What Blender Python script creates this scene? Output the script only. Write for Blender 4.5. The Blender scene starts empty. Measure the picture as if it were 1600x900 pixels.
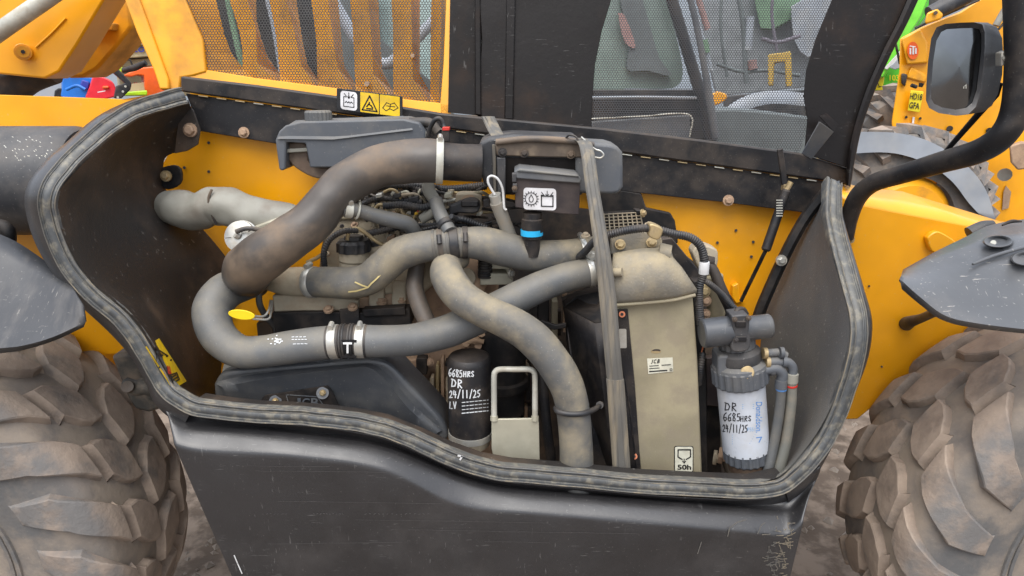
import bpy, bmesh, math, random
from mathutils import Vector, Matrix, noise
random.seed(7)
scene = bpy.context.scene
col = scene.collection
# ---------------------------------------------------------------- camera
F_PX = 1100.0
CAM = Vector((0, -1.45, 1.75)); PITCH = math.radians(17)
FW = Vector((0, math.cos(PITCH), -math.sin(PITCH))); UP = Vector((0, math.sin(PITCH), math.cos(PITCH)))
cd = bpy.data.cameras.new('camera'); cam = bpy.data.objects.new('camera', cd); col.objects.link(cam)
cam.location = CAM; cam.rotation_euler = (math.radians(90) - PITCH, 0, 0)
cd.sensor_width = 36; cd.lens = 36 * F_PX / 1600; cd.clip_start = 0.02; cd.clip_end = 1000
scene.camera = cam
# ---------------------------------------------------------------- light
SUN_EL, SUN_AZ = math.radians(60), math.radians(195)   # azimuth: sun stands to the front left of the machine
w = bpy.data.worlds.new("World"); scene.world = w; w.use_nodes = True
nt = w.node_tree; nt.nodes.clear()
sk = nt.nodes.new('ShaderNodeTexSky'); sk.sky_type = 'NISHITA'; sk.sun_disc = False
sk.sun_elevation = SUN_EL; sk.sun_rotation = SUN_AZ; sk.air_density = 1.0; sk.dust_density = 3.0
hs = nt.nodes.new('ShaderNodeHueSaturation'); hs.inputs['Saturation'].default_value = 0.5
bg = nt.nodes.new('ShaderNodeBackground'); bg.inputs['Strength'].default_value = 0.15
ow = nt.nodes.new('ShaderNodeOutputWorld')
tcw = nt.nodes.new('ShaderNodeTexCoord'); spw = nt.nodes.new('ShaderNodeSeparateXYZ'); mrw = nt.nodes.new('ShaderNodeMapRange')      # overcast veil: brighter towards the zenith
nt.links.new(tcw.outputs['Generated'], spw.inputs[0]); nt.links.new(spw.outputs[2], mrw.inputs[0]); mrw.inputs[1].default_value = 0; mrw.inputs[2].default_value = 1; mrw.inputs[3].default_value = 2.2; mrw.inputs[4].default_value = 9.0
cxw = nt.nodes.new('ShaderNodeVectorMath'); cxw.operation = 'MULTIPLY'; cxw.inputs[1].default_value = (0.92, 0.98, 1.10); nt.links.new(mrw.outputs[0], cxw.inputs[0])
mxw = nt.nodes.new('ShaderNodeMix'); mxw.data_type = 'RGBA'; mxw.inputs[0].default_value = 0.6
nt.links.new(sk.outputs[0], hs.inputs['Color']); nt.links.new(hs.outputs[0], mxw.inputs[6]); nt.links.new(cxw.outputs[0], mxw.inputs[7]); nt.links.new(mxw.outputs[2], bg.inputs[0]); nt.links.new(bg.outputs[0], ow.inputs[0])
sl = bpy.data.lights.new('sun', 'SUN'); sl.energy = 1.3; sl.angle = math.radians(50); sl.color = (1, 0.96, 0.9)
so = bpy.data.objects.new('sun', sl); col.objects.link(so)
sv = Vector((math.sin(SUN_AZ) * math.cos(SUN_EL), math.cos(SUN_AZ) * math.cos(SUN_EL), math.sin(SUN_EL)))
so.rotation_euler = sv.to_track_quat('Z', 'Y').to_euler(); so.location = (-3, -3, 6)
scene.view_settings.view_transform = 'Standard'; scene.view_settings.look = 'None'
scene.view_settings.gamma = 1; scene.view_settings.exposure = 1.0
scene.cycles.max_bounces = 6; scene.cycles.transparent_max_bounces = 12

# ---------------------------------------------------------------- measuring: photo pixel + distance -> place
def ray(px, py): return FW + Vector((1, 0, 0)) * ((px - 800) / F_PX) + UP * ((450 - py) / F_PX)
def P(px, py, Y):
    d = ray(px, py); return CAM + d * ((Y - CAM.y) / d.y)
def PP(px, py, pt, n):                       # on a plane
    d = ray(px, py); return CAM + d * ((pt - CAM).dot(n) / d.dot(n))
def SC(p): return (p - CAM).dot(FW) / F_PX   # metres per photo pixel there
BN = Vector((0, 1, -0.25)).normalized()
def PB(px, py, off=0.0): return PP(px, py, Vector((0, 0.5 + off, 1.607)), BN)   # on the raised bonnet

# ---------------------------------------------------------------- materials
M = {}
def mat(name, c, rough=0.5, metal=0.0, dust=None, dust_amt=0.0, up=0.0, scale=14, bump=0.0, bscale=60, spec=0.5, scratch=0.0,
        scratch_c=(0.45, 0.44, 0.42), stretch=(1, 1, 1), dark=0.0, wall=None, coat=0.0, lo=0.42, hi=0.66, speck=0.0, stain=None, stain_amt=0.0):
    m = bpy.data.materials.new(name); m.use_nodes = True; t = m.node_tree; N = t.nodes; L = t.links
    b = N['Principled BSDF']; b.inputs['Metallic'].default_value = metal; b.inputs['Specular IOR Level'].default_value = spec
    b.inputs['Coat Weight'].default_value = coat; b.inputs['Coat Roughness'].default_value = 0.2
    tc = N.new('ShaderNodeTexCoord'); oi = N.new('ShaderNodeObjectInfo')
    ad = N.new('ShaderNodeVectorMath'); ad.operation = 'MULTIPLY_ADD'
    cx = N.new('ShaderNodeCombineXYZ'); L.new(oi.outputs['Random'], cx.inputs[0]); L.new(oi.outputs['Random'], cx.inputs[1])
    L.new(cx.outputs[0], ad.inputs[0]); ad.inputs[1].default_value = (9, 5, 7); L.new(tc.outputs['Object'], ad.inputs[2])
    def ns(sc, det=5, st=(1, 1, 1), ro=0.6):
        mp = N.new('ShaderNodeMapping'); mp.inputs['Scale'].default_value = st; L.new(ad.outputs[0], mp.inputs[0])
        n = N.new('ShaderNodeTexNoise'); n.inputs['Scale'].default_value = sc; n.inputs['Detail'].default_value = det
        n.inputs['Roughness'].default_value = ro; L.new(mp.outputs[0], n.inputs['Vector']); return n.outputs['Fac']
    def rng(s, a, bb, c0=0.0, c1=1.0):
        r = N.new('ShaderNodeMapRange'); r.inputs[1].default_value = a; r.inputs[2].default_value = bb
        r.inputs[3].default_value = c0; r.inputs[4].default_value = c1; r.interpolation_type = 'SMOOTHSTEP'; L.new(s, r.inputs[0]); return r.outputs[0]
    def mul(a, v):
        r = N.new('ShaderNodeMath'); r.operation = 'MULTIPLY'; L.new(a, r.inputs[0])
        if isinstance(v, (int, float)): r.inputs[1].default_value = v
        else: L.new(v, r.inputs[1])
        return r.outputs[0]
    def add(a, bb):
        r = N.new('ShaderNodeMath'); r.operation = 'ADD'; r.use_clamp = True; L.new(a, r.inputs[0]); L.new(bb, r.inputs[1]); return r.outputs[0]
    def mix(a, bcol, fac):
        r = N.new('ShaderNodeMix'); r.data_type = 'RGBA'; L.new(fac, r.inputs[0])
        if hasattr(a, 'links'): L.new(a, r.inputs[6])
        else: r.inputs[6].default_value = (*a, 1)
        r.inputs[7].default_value = (*bcol, 1); return r.outputs[2]
    c2 = tuple(x * 0.72 for x in c)
    cur = mix(c, c2, rng(ns(scale * 0.4, 4), 0.35, 0.7))
    rcur = None
    if stain: cur = mix(cur, stain, mul(rng(ns(scale * 0.7, 6, stretch), 0.5, 0.62), stain_amt))
    if dust is not None:
        msk = mul(rng(ns(scale, 7, stretch), lo, hi), dust_amt)
        if up > 0:
            g = N.new('ShaderNodeNewGeometry'); sp = N.new('ShaderNodeSeparateXYZ'); L.new(g.outputs['Normal'], sp.inputs[0])
            msk = add(msk, mul(mul(rng(sp.outputs[2], 0.15, 0.9), rng(ns(scale * 1.7, 6), 0.25, 0.7, 0.35, 1)), up))
        cur = mix(cur, dust, msk)
        rcur = msk
    if wall:                                                 # bare rubber where the tyre's side is, road dirt on its tread
        so_ = N.new('ShaderNodeSeparateXYZ'); L.new(tc.outputs['Object'], so_.inputs[0]); cur = mix(cur, wall, mul(rng(so_.outputs[1], .04, -.006), rng(ns(scale * 1.1, 6), .36, .6, .25, .95)))
    if speck > 0: cur = mix(cur, (0.5, 0.47, 0.42), mul(rng(ns(scale * 22, 2), 0.66, 0.74), speck))
    if scratch > 0:
        s = mul(rng(ns(26, 3, (1, 1, 14)), 0.655, 0.69), rng(ns(9, 2), 0.5, 0.6)); s2 = mul(rng(ns(22, 3, (9, 1, 1.5)), 0.66, 0.70), rng(ns(6, 2), 0.5, 0.62))
        cur = mix(cur, scratch_c, mul(add(s, s2), scratch))
    L.new(cur, b.inputs['Base Color'])
    r0 = rng(ns(scale * 1.3, 4), 0.3, 0.7, max(0.05, rough - 0.08), min(1, rough + 0.1))
    if rcur is not None:
        mr = N.new('ShaderNodeMix'); L.new(rcur, mr.inputs[0]); L.new(r0, mr.inputs[2]); mr.inputs[3].default_value = max(rough, 0.85); r0 = mr.outputs[0]
    L.new(r0, b.inputs['Roughness'])
    if bump > 0:
        bp = N.new('ShaderNodeBump'); bp.inputs['Strength'].default_value = bump; bp.inputs['Distance'].default_value = 0.004
        L.new(ns(bscale, 6, stretch), bp.inputs['Height']); L.new(bp.outputs[0], b.inputs['Normal'])
    M[name] = m; return m
TAN = (0.30, 0.24, 0.16); BRN = (0.20, 0.135, 0.085); MUD = (0.31, 0.25, 0.19)
mat('yellow', (0.93, 0.40, 0.004), 0.36, dust=(0.42, 0.22, 0.06), dust_amt=0.22, scale=5, lo=0.5, hi=0.8, coat=0.25, bump=0.03, bscale=25, speck=0.12)
mat('yellow_dirty', (0.88, 0.38, 0.006), 0.5, dust=(0.30, 0.15, 0.04), dust_amt=0.7, scale=7, lo=0.44, hi=0.72, bump=0.1)
mat('amber', (0.85, 0.50, 0.02), 0.4)
mat('panel', (0.027, 0.026, 0.027), 0.36, coat=0.35, dust=(0.10, 0.09, 0.085), dust_amt=0.22, scale=7, lo=0.45, hi=0.8, bump=0.10, bscale=160, scratch=0.14, speck=0.10)
mat('tub', (0.028, 0.025, 0.023), 0.55, spec=0.35, dust=(0.16, 0.10, 0.06), dust_amt=0.85, scale=2.6, lo=0.45, hi=0.75, bump=0.25, bscale=260, speck=0.14)
mat('tub_lit', (0.135, 0.135, 0.133), 0.55, dust=(0.20, 0.18, 0.15), dust_amt=0.6, scale=4, lo=0.42, hi=0.7, bump=0.3, bscale=260, speck=0.4)  # dusty grey, with the lit wall's extra brightness put into the colour
mat('bonnet_black', (0.009, 0.007, 0.0065), 0.45, spec=0.18, dust=(0.055, 0.032, 0.02), dust_amt=0.5, scale=5, lo=0.5, hi=0.8, bump=0.12, bscale=70, scratch=0.12)
mat('frame_black', (0.013, 0.013, 0.015), 0.42, spec=0.4, dust=(0.10, 0.075, 0.055), dust_amt=0.35, up=0.35, scale=12, bump=0.05, speck=0.15)
mat('plastic', (0.035, 0.037, 0.042), 0.45, dust=(0.16, 0.14, 0.12), dust_amt=0.35, up=0.2, scale=9, bump=0.05, speck=0.25)
mat('plastic_grey', (0.095, 0.104, 0.118), 0.5, dust=(0.19, 0.175, 0.15), dust_amt=0.4, up=0.35, scale=8, bump=0.05, speck=0.2)
mat('black', (0.008, 0.008, 0.009), 0.55, spec=0.35, dust=(0.08, 0.06, 0.045), dust_amt=0.4, up=0.2, scale=14, bump=0.08)
mat('hose', (0.112, 0.117, 0.120), 0.44, dust=(0.25, 0.215, 0.155), dust_amt=0.45, up=0.38, scale=11, lo=0.4, hi=0.8, bump=0.12, bscale=260, speck=0.2)
mat('hose_brown', (0.078, 0.068, 0.060), 0.42, dust=(0.21, 0.15, 0.10), dust_amt=0.85, up=0.2, scale=6, lo=0.42, hi=0.70, bump=0.07, bscale=90)
mat('hose_dark', (0.03, 0.03, 0.032), 0.5, dust=(0.19, 0.15, 0.11), dust_amt=0.5, up=0.3, scale=11, bump=0.05)
mat('conduit', (0.018, 0.02, 0.024), 0.45, dust=(0.15, 0.12, 0.09), dust_amt=0.3, up=0.2, scale=20)
mat('seal', (0.085, 0.09, 0.093), 0.5, dust=(0.34, 0.30, 0.22), dust_amt=0.45, up=0.2, scale=45, lo=0.45, hi=0.7, bump=0.15, bscale=110)
mat('strip', (0.125, 0.118, 0.105), 0.6, dust=(0.34, 0.27, 0.17), dust_amt=0.5, scale=8, lo=0.45, hi=0.7, bump=0.2, bscale=40, stretch=(5, 5, 0.5))
mat('sleeve', (0.27, 0.26, 0.22), 0.6, dust=(0.15, 0.11, 0.08), dust_amt=0.5, scale=9, bump=0.1)
mat('tan', (0.33, 0.285, 0.185), 0.6, dust=(0.24, 0.20, 0.145), dust_amt=0.6, scale=16, bump=0.12, bscale=200, speck=0.2)
mat('tank_tan', (0.22, 0.205, 0.175), 0.6, dust=(0.34, 0.28, 0.18), dust_amt=0.8, up=0.35, scale=9, lo=0.38, hi=0.66, bump=0.35, bscale=150, speck=0.4)
mat('rust', (0.34, 0.225, 0.15), 0.75, dust=(0.40, 0.27, 0.17), dust_amt=0.8, up=0.2, scale=18, lo=0.38, hi=0.62, bump=0.5, bscale=90)
mat('cast', (0.42, 0.36, 0.26), 0.65, dust=(0.36, 0.28, 0.19), dust_amt=0.7, up=0.35, scale=20, bump=0.4, bscale=110)
mat('copper', (0.5, 0.16, 0.07), 0.5, metal=0.3)
mat('brass', (0.50, 0.38, 0.20), 0.45, metal=0.5, dust=(0.34, 0.26, 0.16), dust_amt=0.6, scale=40)
mat('zinc', (0.62, 0.61, 0.56), 0.35, metal=0.65, dust=(0.42, 0.36, 0.27), dust_amt=0.45, scale=30)
mat('plated', (0.52, 0.49, 0.38), 0.45, metal=0.35, dust=(0.30, 0.27, 0.2), dust_amt=0.45, scale=12)
mat('pale', (0.55, 0.54, 0.47), 0.5, metal=0.2, dust=(0.35, 0.3, 0.22), dust_amt=0.5, scale=30)
mat('white', (0.72, 0.72, 0.71), 0.4, dust=(0.5, 0.46, 0.4), dust_amt=0.25, scale=25)
mat('white_label', (0.78, 0.77, 0.78), 0.4, dust=(0.6, 0.55, 0.5), dust_amt=0.25, scale=40)
mat('cream_label', (0.70, 0.68, 0.55), 0.5, dust=(0.45, 0.4, 0.3), dust_amt=0.3, scale=40)
mat('yellow_label', (0.85, 0.55, 0.01), 0.4, dust=(0.4, 0.28, 0.08), dust_amt=0.3, scale=40)
mat('ink', (0.012, 0.012, 0.014), 0.5)
mat('ink_white', (0.75, 0.77, 0.78), 0.5)
mat('ink_blue', (0.10, 0.25, 0.55), 0.5)
mat('ink_red', (0.7, 0.06, 0.03), 0.5)
mat('blue_ring', (0.02, 0.42, 0.75), 0.35)
mat('red', (0.6, 0.03, 0.02), 0.4)
mat('tyre', (0.23, 0.195, 0.165), 0.85, dust=MUD, dust_amt=0.8, scale=7, lo=0.36, hi=0.6, bump=0.5, bscale=45, wall=(0.10, 0.10, 0.10), stain=(0.085, 0.085, 0.09), stain_amt=0.6, speck=0.1)
mat('lug', (0.27, 0.21, 0.165), 0.85, dust=(0.36, 0.28, 0.215), dust_amt=0.8, scale=12, lo=0.36, hi=0.66, bump=0.7, bscale=60, wall=(0.15, 0.145, 0.14), stain=(0.13, 0.12, 0.11), stain_amt=0.6, speck=0.1)
mat('fender', (0.085, 0.088, 0.093), 0.42, coat=0.15, dust=(0.19, 0.175, 0.16), dust_amt=0.4, scale=5, lo=0.48, hi=0.75, bump=0.06, bscale=60, scratch=0.9, scratch_c=(0.36, 0.33, 0.29), speck=0.3)
mat('dirt', (0.11, 0.08, 0.057), 0.95, dust=(0.24, 0.185, 0.14), dust_amt=0.8, scale=9, lo=0.42, hi=0.62, bump=1.0, bscale=30)
mat('stone', (0.25, 0.21, 0.17), 0.9, dust=(0.16, 0.12, 0.09), dust_amt=0.7, scale=20, bump=0.3)
mat('glass_green', (0.22, 0.29, 0.25), 0.12, coat=0.4)
mat('dark_glass', (0.03, 0.04, 0.04), 0.08, coat=0.5)
mat('mirror', (0.22, 0.23, 0.24), 0.05, metal=1.0)
mat('green_paint', (0.10, 0.62, 0.03), 0.35, coat=0.3)
mat('cream_paint', (0.55, 0.45, 0.25), 0.5, dust=(0.4, 0.33, 0.2), dust_amt=0.4)
mat('orange_paint', (0.85, 0.12, 0.01), 0.4)
mat('red_paint', (0.72, 0.015, 0.03), 0.4)
mat('blue_paint', (0.01, 0.16, 0.58), 0.4)
mat('grey_paint', (0.33, 0.36, 0.40), 0.4, dust=(0.4, 0.38, 0.34), dust_amt=0.3, scale=6)
mat('lime', (0.45, 0.75, 0.02), 0.4)
mat('cladding', (0.32, 0.37, 0.42), 0.5, dust=(0.25, 0.26, 0.26), dust_amt=0.4, scale=1)
mat('screen_dark', (0.018,0.015,0.012), 0.5)
mat('screen_black', (0.03,0.03,0.032), 0.5)
mat('glass_pale', (0.42, 0.55, 0.52), 0.12, coat=0.4)
mat('brown_black', (0.035,0.026,0.028), 0.5, dust=(0.12,0.09,0.07), dust_amt=0.3)
mat('soot_tan', (0.10,0.075,0.055), 0.6, dust=(0.25,0.19,0.13), dust_amt=0.6, scale=15)
mat('ink_navy', (0.03,0.04,0.3), 0.5)
mat('tag_yellow', (0.85,0.60,0.01), 0.45)
mat('tag_dull', (0.62,0.50,0.22), 0.6)
mat('hose_tan', (0.30,0.285,0.25), 0.5, dust=(0.33,0.24,0.15), dust_amt=0.5, scale=12)
mat('axle', (0.05,0.047,0.04), 0.6, dust=(0.22,0.17,0.12), dust_amt=0.7, bump=0.3)
mat('hose_pale', (0.16,0.16,0.14), 0.55, dust=(0.3,0.24,0.17), dust_amt=0.7, scale=8)
mat('ink_sky', (0.25,0.42,0.65), 0.5)
mat('plate_yellow', (0.85,0.68,0.02), 0.4)
mat('green_light', (0.2, 0.75, 0.06), 0.35)
mat('green_dim', (0.16, 0.27, 0.16), 0.5)
mat('purple_grey', (0.25, 0.27, 0.28), 0.6)
mat('cream_dark', (0.40,0.32,0.18), 0.5)
mat('seat_grey', (0.13, 0.15, 0.15), 0.5)
mat('scratch_grey', (0.085, 0.08, 0.078), 0.7)
mat('purple_dark', (0.16, 0.14, 0.17), 0.6)
mat('guard', (0.056, 0.06, 0.067), 0.38, coat=0.15, dust=(0.17, 0.16, 0.14), dust_amt=0.3, scale=8, bump=0.05, scratch=0.3, speck=0.15)
mat('fender_dark', (0.036, 0.038, 0.043), 0.45, dust=(0.15, 0.14, 0.13), dust_amt=0.5, scale=6, stretch=(3, 1, 1), lo=0.48, hi=0.72, bump=0.06, scratch=0.6, scratch_c=(0.3, 0.28, 0.25), speck=0.15)
mat('amber_dim', (0.5, 0.33, 0.06), 0.6)
mat('hose_dusty', (0.115, 0.115, 0.112), 0.5, dust=(0.30, 0.25, 0.165), dust_amt=0.75, up=0.42, scale=10, lo=0.42, hi=0.72, bump=0.15, bscale=240, speck=0.25)
mat('filter_white', (0.52, 0.55, 0.60), 0.32, dust=(0.4, 0.37, 0.32), dust_amt=0.3, scale=18)
mat('soot_shade', (0.035, 0.03, 0.028), 0.7, dust=(0.16, 0.11, 0.07), dust_amt=0.6, scale=8, bump=0.2)  # grime on real parts; on the dark backing sheet it stands for shade
mat('pink', (0.32, 0.19, 0.17), 0.5)
mat('brown_tank', (0.15, 0.10, 0.07), 0.45, dust=(0.26, 0.2, 0.14), dust_amt=0.5, scale=20)

# ---------------------------------------------------------------- building helpers
ROOTLOC = {}
def thing(name, label, cat, loc, group=None):
    o = bpy.data.objects.new(name, None); col.objects.link(o); o.location = loc; o.empty_display_size = 0.1
    o['label'] = label; o['category'] = cat
    if group: o['group'] = group
    ROOTLOC[o] = Vector(loc); return o
def link(name, me, m, parent=None, label=None, kind=None, smooth=35, bevel=0, solid=0, sub=0, center=True, seg=2):
    if isinstance(m, str): m = M[m]
    me.materials.append(m)
    o = bpy.data.objects.new(name, me); col.objects.link(o)
    if smooth:
        me.polygons.foreach_set('use_smooth', [True] * len(me.polygons)); me.set_sharp_from_angle(angle=math.radians(smooth))
    c = Vector((0, 0, 0))
    if center and len(me.vertices):
        lo = Vector([min(v.co[i] for v in me.vertices) for i in range(3)]); hi = Vector([max(v.co[i] for v in me.vertices) for i in range(3)])
        c = (lo + hi) / 2; me.transform(Matrix.Translation(-c)); 
    ROOTLOC[o] = c
    if parent is not None:
        o.parent = parent; o.location = c - ROOTLOC[parent]
    else: o.location = c
    if solid: s = o.modifiers.new('s', 'SOLIDIFY'); s.thickness = abs(solid); s.offset = -1 if solid > 0 else 1
    if sub: s = o.modifiers.new('u', 'SUBSURF'); s.levels = s.render_levels = sub
    if bevel: s = o.modifiers.new('b', 'BEVEL'); s.width = bevel; s.segments = seg; s.limit_method = 'ANGLE'; s.angle_limit = math.radians(40)
    if label: o['label'] = label
    if kind: o['kind'] = kind
    return o
def mesh(name, vs, fs):
    me = bpy.data.meshes.new(name); me.from_pydata([tuple(v) for v in vs], [], fs); me.update()
    bm = bmesh.new(); bm.from_mesh(me); bmesh.ops.recalc_face_normals(bm, faces=bm.faces); bm.to_mesh(me); bm.free(); return me
def spline(pts, n=8):
    """Catmull-Rom through tuples"""
    out = []; k = len(pts)
    if k == 2: return [tuple(a + (b - a) * i / n for a, b in zip(*pts)) for i in range(n + 1)]
    for i in range(k - 1):
        p0 = pts[i - 1] if i else tuple(2 * a - b for a, b in zip(pts[0], pts[1])); p1 = pts[i]; p2 = pts[i + 1]
        p3 = pts[i + 2] if i + 2 < k else tuple(2 * b - a for a, b in zip(pts[-2], pts[-1]))
        for j in range(n):
            t = j / n
            out.append(tuple(0.5 * ((2 * b) + (c - a) * t + (2 * a - 5 * b + 4 * c - d) * t * t + (3 * b - a - 3 * c + d) * t ** 3) for a, b, c, d in zip(p0, p1, p2, p3)))
    out.append(tuple(pts[-1])); return out
class Path:
    def __init__(s, pts, n=8):
        q = spline([tuple(p) for p in pts], n); s.p = [P(a[0], a[1], a[2]) for a in q]; s.r = [a[3] * SC(p) for a, p in zip(q, s.p)]
        s.frames()
    def frames(s):
        s.t = []; k = len(s.p)
        for i in range(k): s.t.append((s.p[min(i + 1, k - 1)] - s.p[max(i - 1, 0)]).normalized())
        a = Vector((0, -1, 0)); a = (a - s.t[0] * a.dot(s.t[0]))
        if a.length < 1e-3: a = Vector((1, 0, 0)) - s.t[0] * s.t[0].x
        s.u = [a.normalized()]
        for i in range(1, k):
            b = s.u[-1] - s.t[i] * s.u[-1].dot(s.t[i]); s.u.append(b.normalized())
        s.len = [0]
        for i in range(1, k): s.len.append(s.len[-1] + (s.p[i] - s.p[i - 1]).length)
    def at(s, f):
        L = f * s.len[-1]; i = 0
        while i < len(s.len) - 2 and s.len[i + 1] < L: i += 1
        d = s.len[i + 1] - s.len[i]; k = (L - s.len[i]) / d if d > 0 else 0
        return s.p[i].lerp(s.p[i + 1], k), s.t[i].lerp(s.t[i + 1], k).normalized(), s.u[i].lerp(s.u[i + 1], k).normalized(), s.r[i] * (1 - k) + s.r[i + 1] * k
    def near(s, px, py):
        best = 0; bd = 1e9
        for j in range(201):
            p = s.at(j / 200)[0]; d = p - CAM; z = d.dot(FW); x = 800 + F_PX * d.x / z; y = 450 - F_PX * d.dot(UP) / z
            e = (x - px) ** 2 + (y - py) ** 2
            if e < bd: bd = e; best = j / 200
        return best
def rings(rows, cap=True, closed=True):
    n = len(rows[0]); vs = [v for r in rows for v in r]; fs = []
    for i in range(len(rows) - 1):
        for j in range(n if closed else n - 1): k = (j + 1) % n; fs.append((i * n + j, i * n + k, (i + 1) * n + k, (i + 1) * n + j))
    if cap: fs.append(tuple(range(n))); fs.append(tuple((len(rows) - 1) * n + j for j in range(n)))
    return vs, fs
def tube(name, pts, m, parent, seg=20, label=None, rib=None, lump=0.0, n=8, cap=True, groove=0):
    pa = Path(pts, n)
    if rib:
        k = max(4, int(pa.len[-1] / (rib * SC(pa.p[0])) * 4)); st = [pa.at(i / k) for i in range(k + 1)]; mod = [1.0 if (i % 4) < 2 else 0.84 for i in range(k + 1)]
    else: st = list(zip(pa.p, pa.t, pa.u, pa.r)); mod = [1.0] * len(st)
    rows = []
    for (p, t, u, r), mo in zip(st, mod):
        b = t.cross(u); row = []
        for j in range(seg):
            a = 2 * math.pi * j / seg; d = u * math.cos(a) + b * math.sin(a); rr = r * mo
            if lump: rr *= 1 + lump * noise.noise((p + d * r) * 22)
            if groove and j % 2: rr *= 1 - groove
            row.append(p + d * rr)
        rows.append(row)
    me = mesh(name, *rings(rows, cap)); o = link(name, me, m, parent, label, smooth=50); o_path[o] = pa; return o
o_path = {}
def band(name, pa, f, width, extra, m, parent, seg=28, screw=None, sm='zinc', lab=None):
    """ring clamp round a hose at fraction f, width and extra in photo pixels"""
    p, t, u, r = pa.at(f); s = SC(p); b = t.cross(u); rows = []
    prof = [(-width / 2, -2), (-width / 2, extra * .7), (-width / 2 + 1, extra), (width / 2 - 1, extra), (width / 2, extra * .7), (width / 2, -2)]
    for a, e in prof: rows.append([p + t * a * s + (u * math.cos(2 * math.pi * j / seg) + b * math.sin(2 * math.pi * j / seg)) * (r + e * s) for j in range(seg)])
    o = link(name, mesh(name, *rings(rows, True)), m, parent, lab, smooth=35)
    if screw is not None:
        d = Vector(screw); d = (d - t * d.dot(t)).normalized(); q = p + d * (r + (extra + 3) * s); side = t.cross(d).normalized()
        cylw('clamp_screw', q - side * 7 * s, q + side * 7 * s, 4.2 * s, sm, o, seg=8)
    return o
def cylw(name, a, b, r, m, parent, seg=20, r2=None, bevel=0, label=None, prof=None):
    """solid from world point a to b; prof = [(fraction, radius factor)]"""
    ax = (b - a); L = ax.length; t = ax.normalized(); u = t.orthogonal().normalized(); v = t.cross(u); rows = []
    pr = prof or [(0, 1), (1, (r2 / r) if r2 else 1)]
    for f, k in pr: rows.append([a + ax * f + (u * math.cos(2 * math.pi * (j + .5) / seg) + v * math.sin(2 * math.pi * (j + .5) / seg)) * r * k for j in range(seg)])
    return link(name, mesh(name, *rings(rows)), m, parent, label, smooth=35, bevel=bevel)
def cyl(name, a, b, r, m, parent, **k):
    if 'r2' in k: k['r2'] *= SC(P(*a))
    A = P(*a); B = P(*b); return cylw(name, A, B, r * SC(A), m, parent, **k)
def poly(name, pts, Y, th, m, parent, bevel=0.0, label=None, mp=None, dirv=None, kind=None, sub=0, seg=2):
    """plate: outline in photo pixels at distance Y (or per-point), thickness th going away"""
    mp = mp or (lambda x, y, yy: P(x, y, yy)); dv = Vector(dirv) if dirv else Vector((0, 1, 0))
    fr = [mp(p[0], p[1], p[2] if len(p) > 2 else Y) for p in pts]; n = len(fr); vs = fr + [v + dv * th for v in fr]
    fs = [tuple(range(n)), tuple(range(2 * n - 1, n - 1, -1))] + [(i, (i + 1) % n, n + (i + 1) % n, n + i) for i in range(n)]
    return link(name, mesh(name, vs, fs), m, parent, label, kind, smooth=30, bevel=bevel, sub=sub, seg=seg)
def smooth_poly(pts, n=5): return [(a[0], a[1]) + tuple(a[2:]) for a in spline([tuple(p) for p in pts] + [tuple(pts[0])], n)[:-1]]
def rrect(x0, y0, x1, y1, r=4, k=3, skew=(0, 0)):
    out = []
    for cx, cy, a0 in ((x1 - r, y0 + r, -90), (x1 - r, y1 - r, 0), (x0 + r, y1 - r, 90), (x0 + r, y0 + r, 180)):
        for j in range(k + 1): a = math.radians(a0 + 90 * j / k); out.append((cx + r * math.cos(a), cy + r * math.sin(a)))
    mx, my = (x0 + x1) / 2, (y0 + y1) / 2
    return [(x + (y - my) * skew[0], y + (x - mx) * skew[1]) for x, y in out]
def box(name, a, b, m, parent, bevel=0.004, label=None, rot=None, piv=None):
    a, b = Vector(a), Vector(b); vs = [Vector((x, y, z)) for x in (a.x, b.x) for y in (a.y, b.y) for z in (a.z, b.z)]
    fs = [(0, 1, 3, 2), (4, 6, 7, 5), (0, 4, 5, 1), (2, 3, 7, 6), (0, 2, 6, 4), (1, 5, 7, 3)]
    if rot is not None: pv = Vector(piv) if piv else (a + b) / 2; vs = [pv + rot @ (v - pv) for v in vs]
    return link(name, mesh(name, vs, fs), m, parent, label, smooth=30, bevel=bevel)
def bolt(px, py, Y, r, m, parent, ax=(0, -1, 0.15), wash=1.45, name='bolt'):
    p = P(px, py, Y); s = SC(p) * r; d = Vector(ax).normalized(); u = d.orthogonal().normalized(); v = d.cross(u); vs = []; fs = []
    def ring(R, h, n): 
        i = len(vs); vs.extend([p + d * h + (u * math.cos(2 * math.pi * j / n) + v * math.sin(2 * math.pi * j / n)) * R for j in range(n)]); return i
    n = 12
    a = ring(s * wash, -s * .5, n); b = ring(s * wash, s * .15, n); c = ring(s, s * .15, n); e = ring(s * .95, s * .8, n); g = ring(s * .7, s, n)
    for k in range(n):   # hexagonal head: pull every second vertex in
        pass
    for i0, i1 in ((a, b), (b, c), (c, e), (e, g)):
        for j in range(n): fs.append((i0 + j, i0 + (j + 1) % n, i1 + (j + 1) % n, i1 + j))
    fs.append(tuple(g + j for j in range(n)))
    for i0 in (c, e, g):
        for j in range(1, n, 2):
            q = vs[i0 + j]; ctr = p + d * (q - p).dot(d); vs[i0 + j] = ctr + (q - ctr) * 0.88
    return link(name, mesh(name, vs, fs), m, parent, smooth=30)
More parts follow.
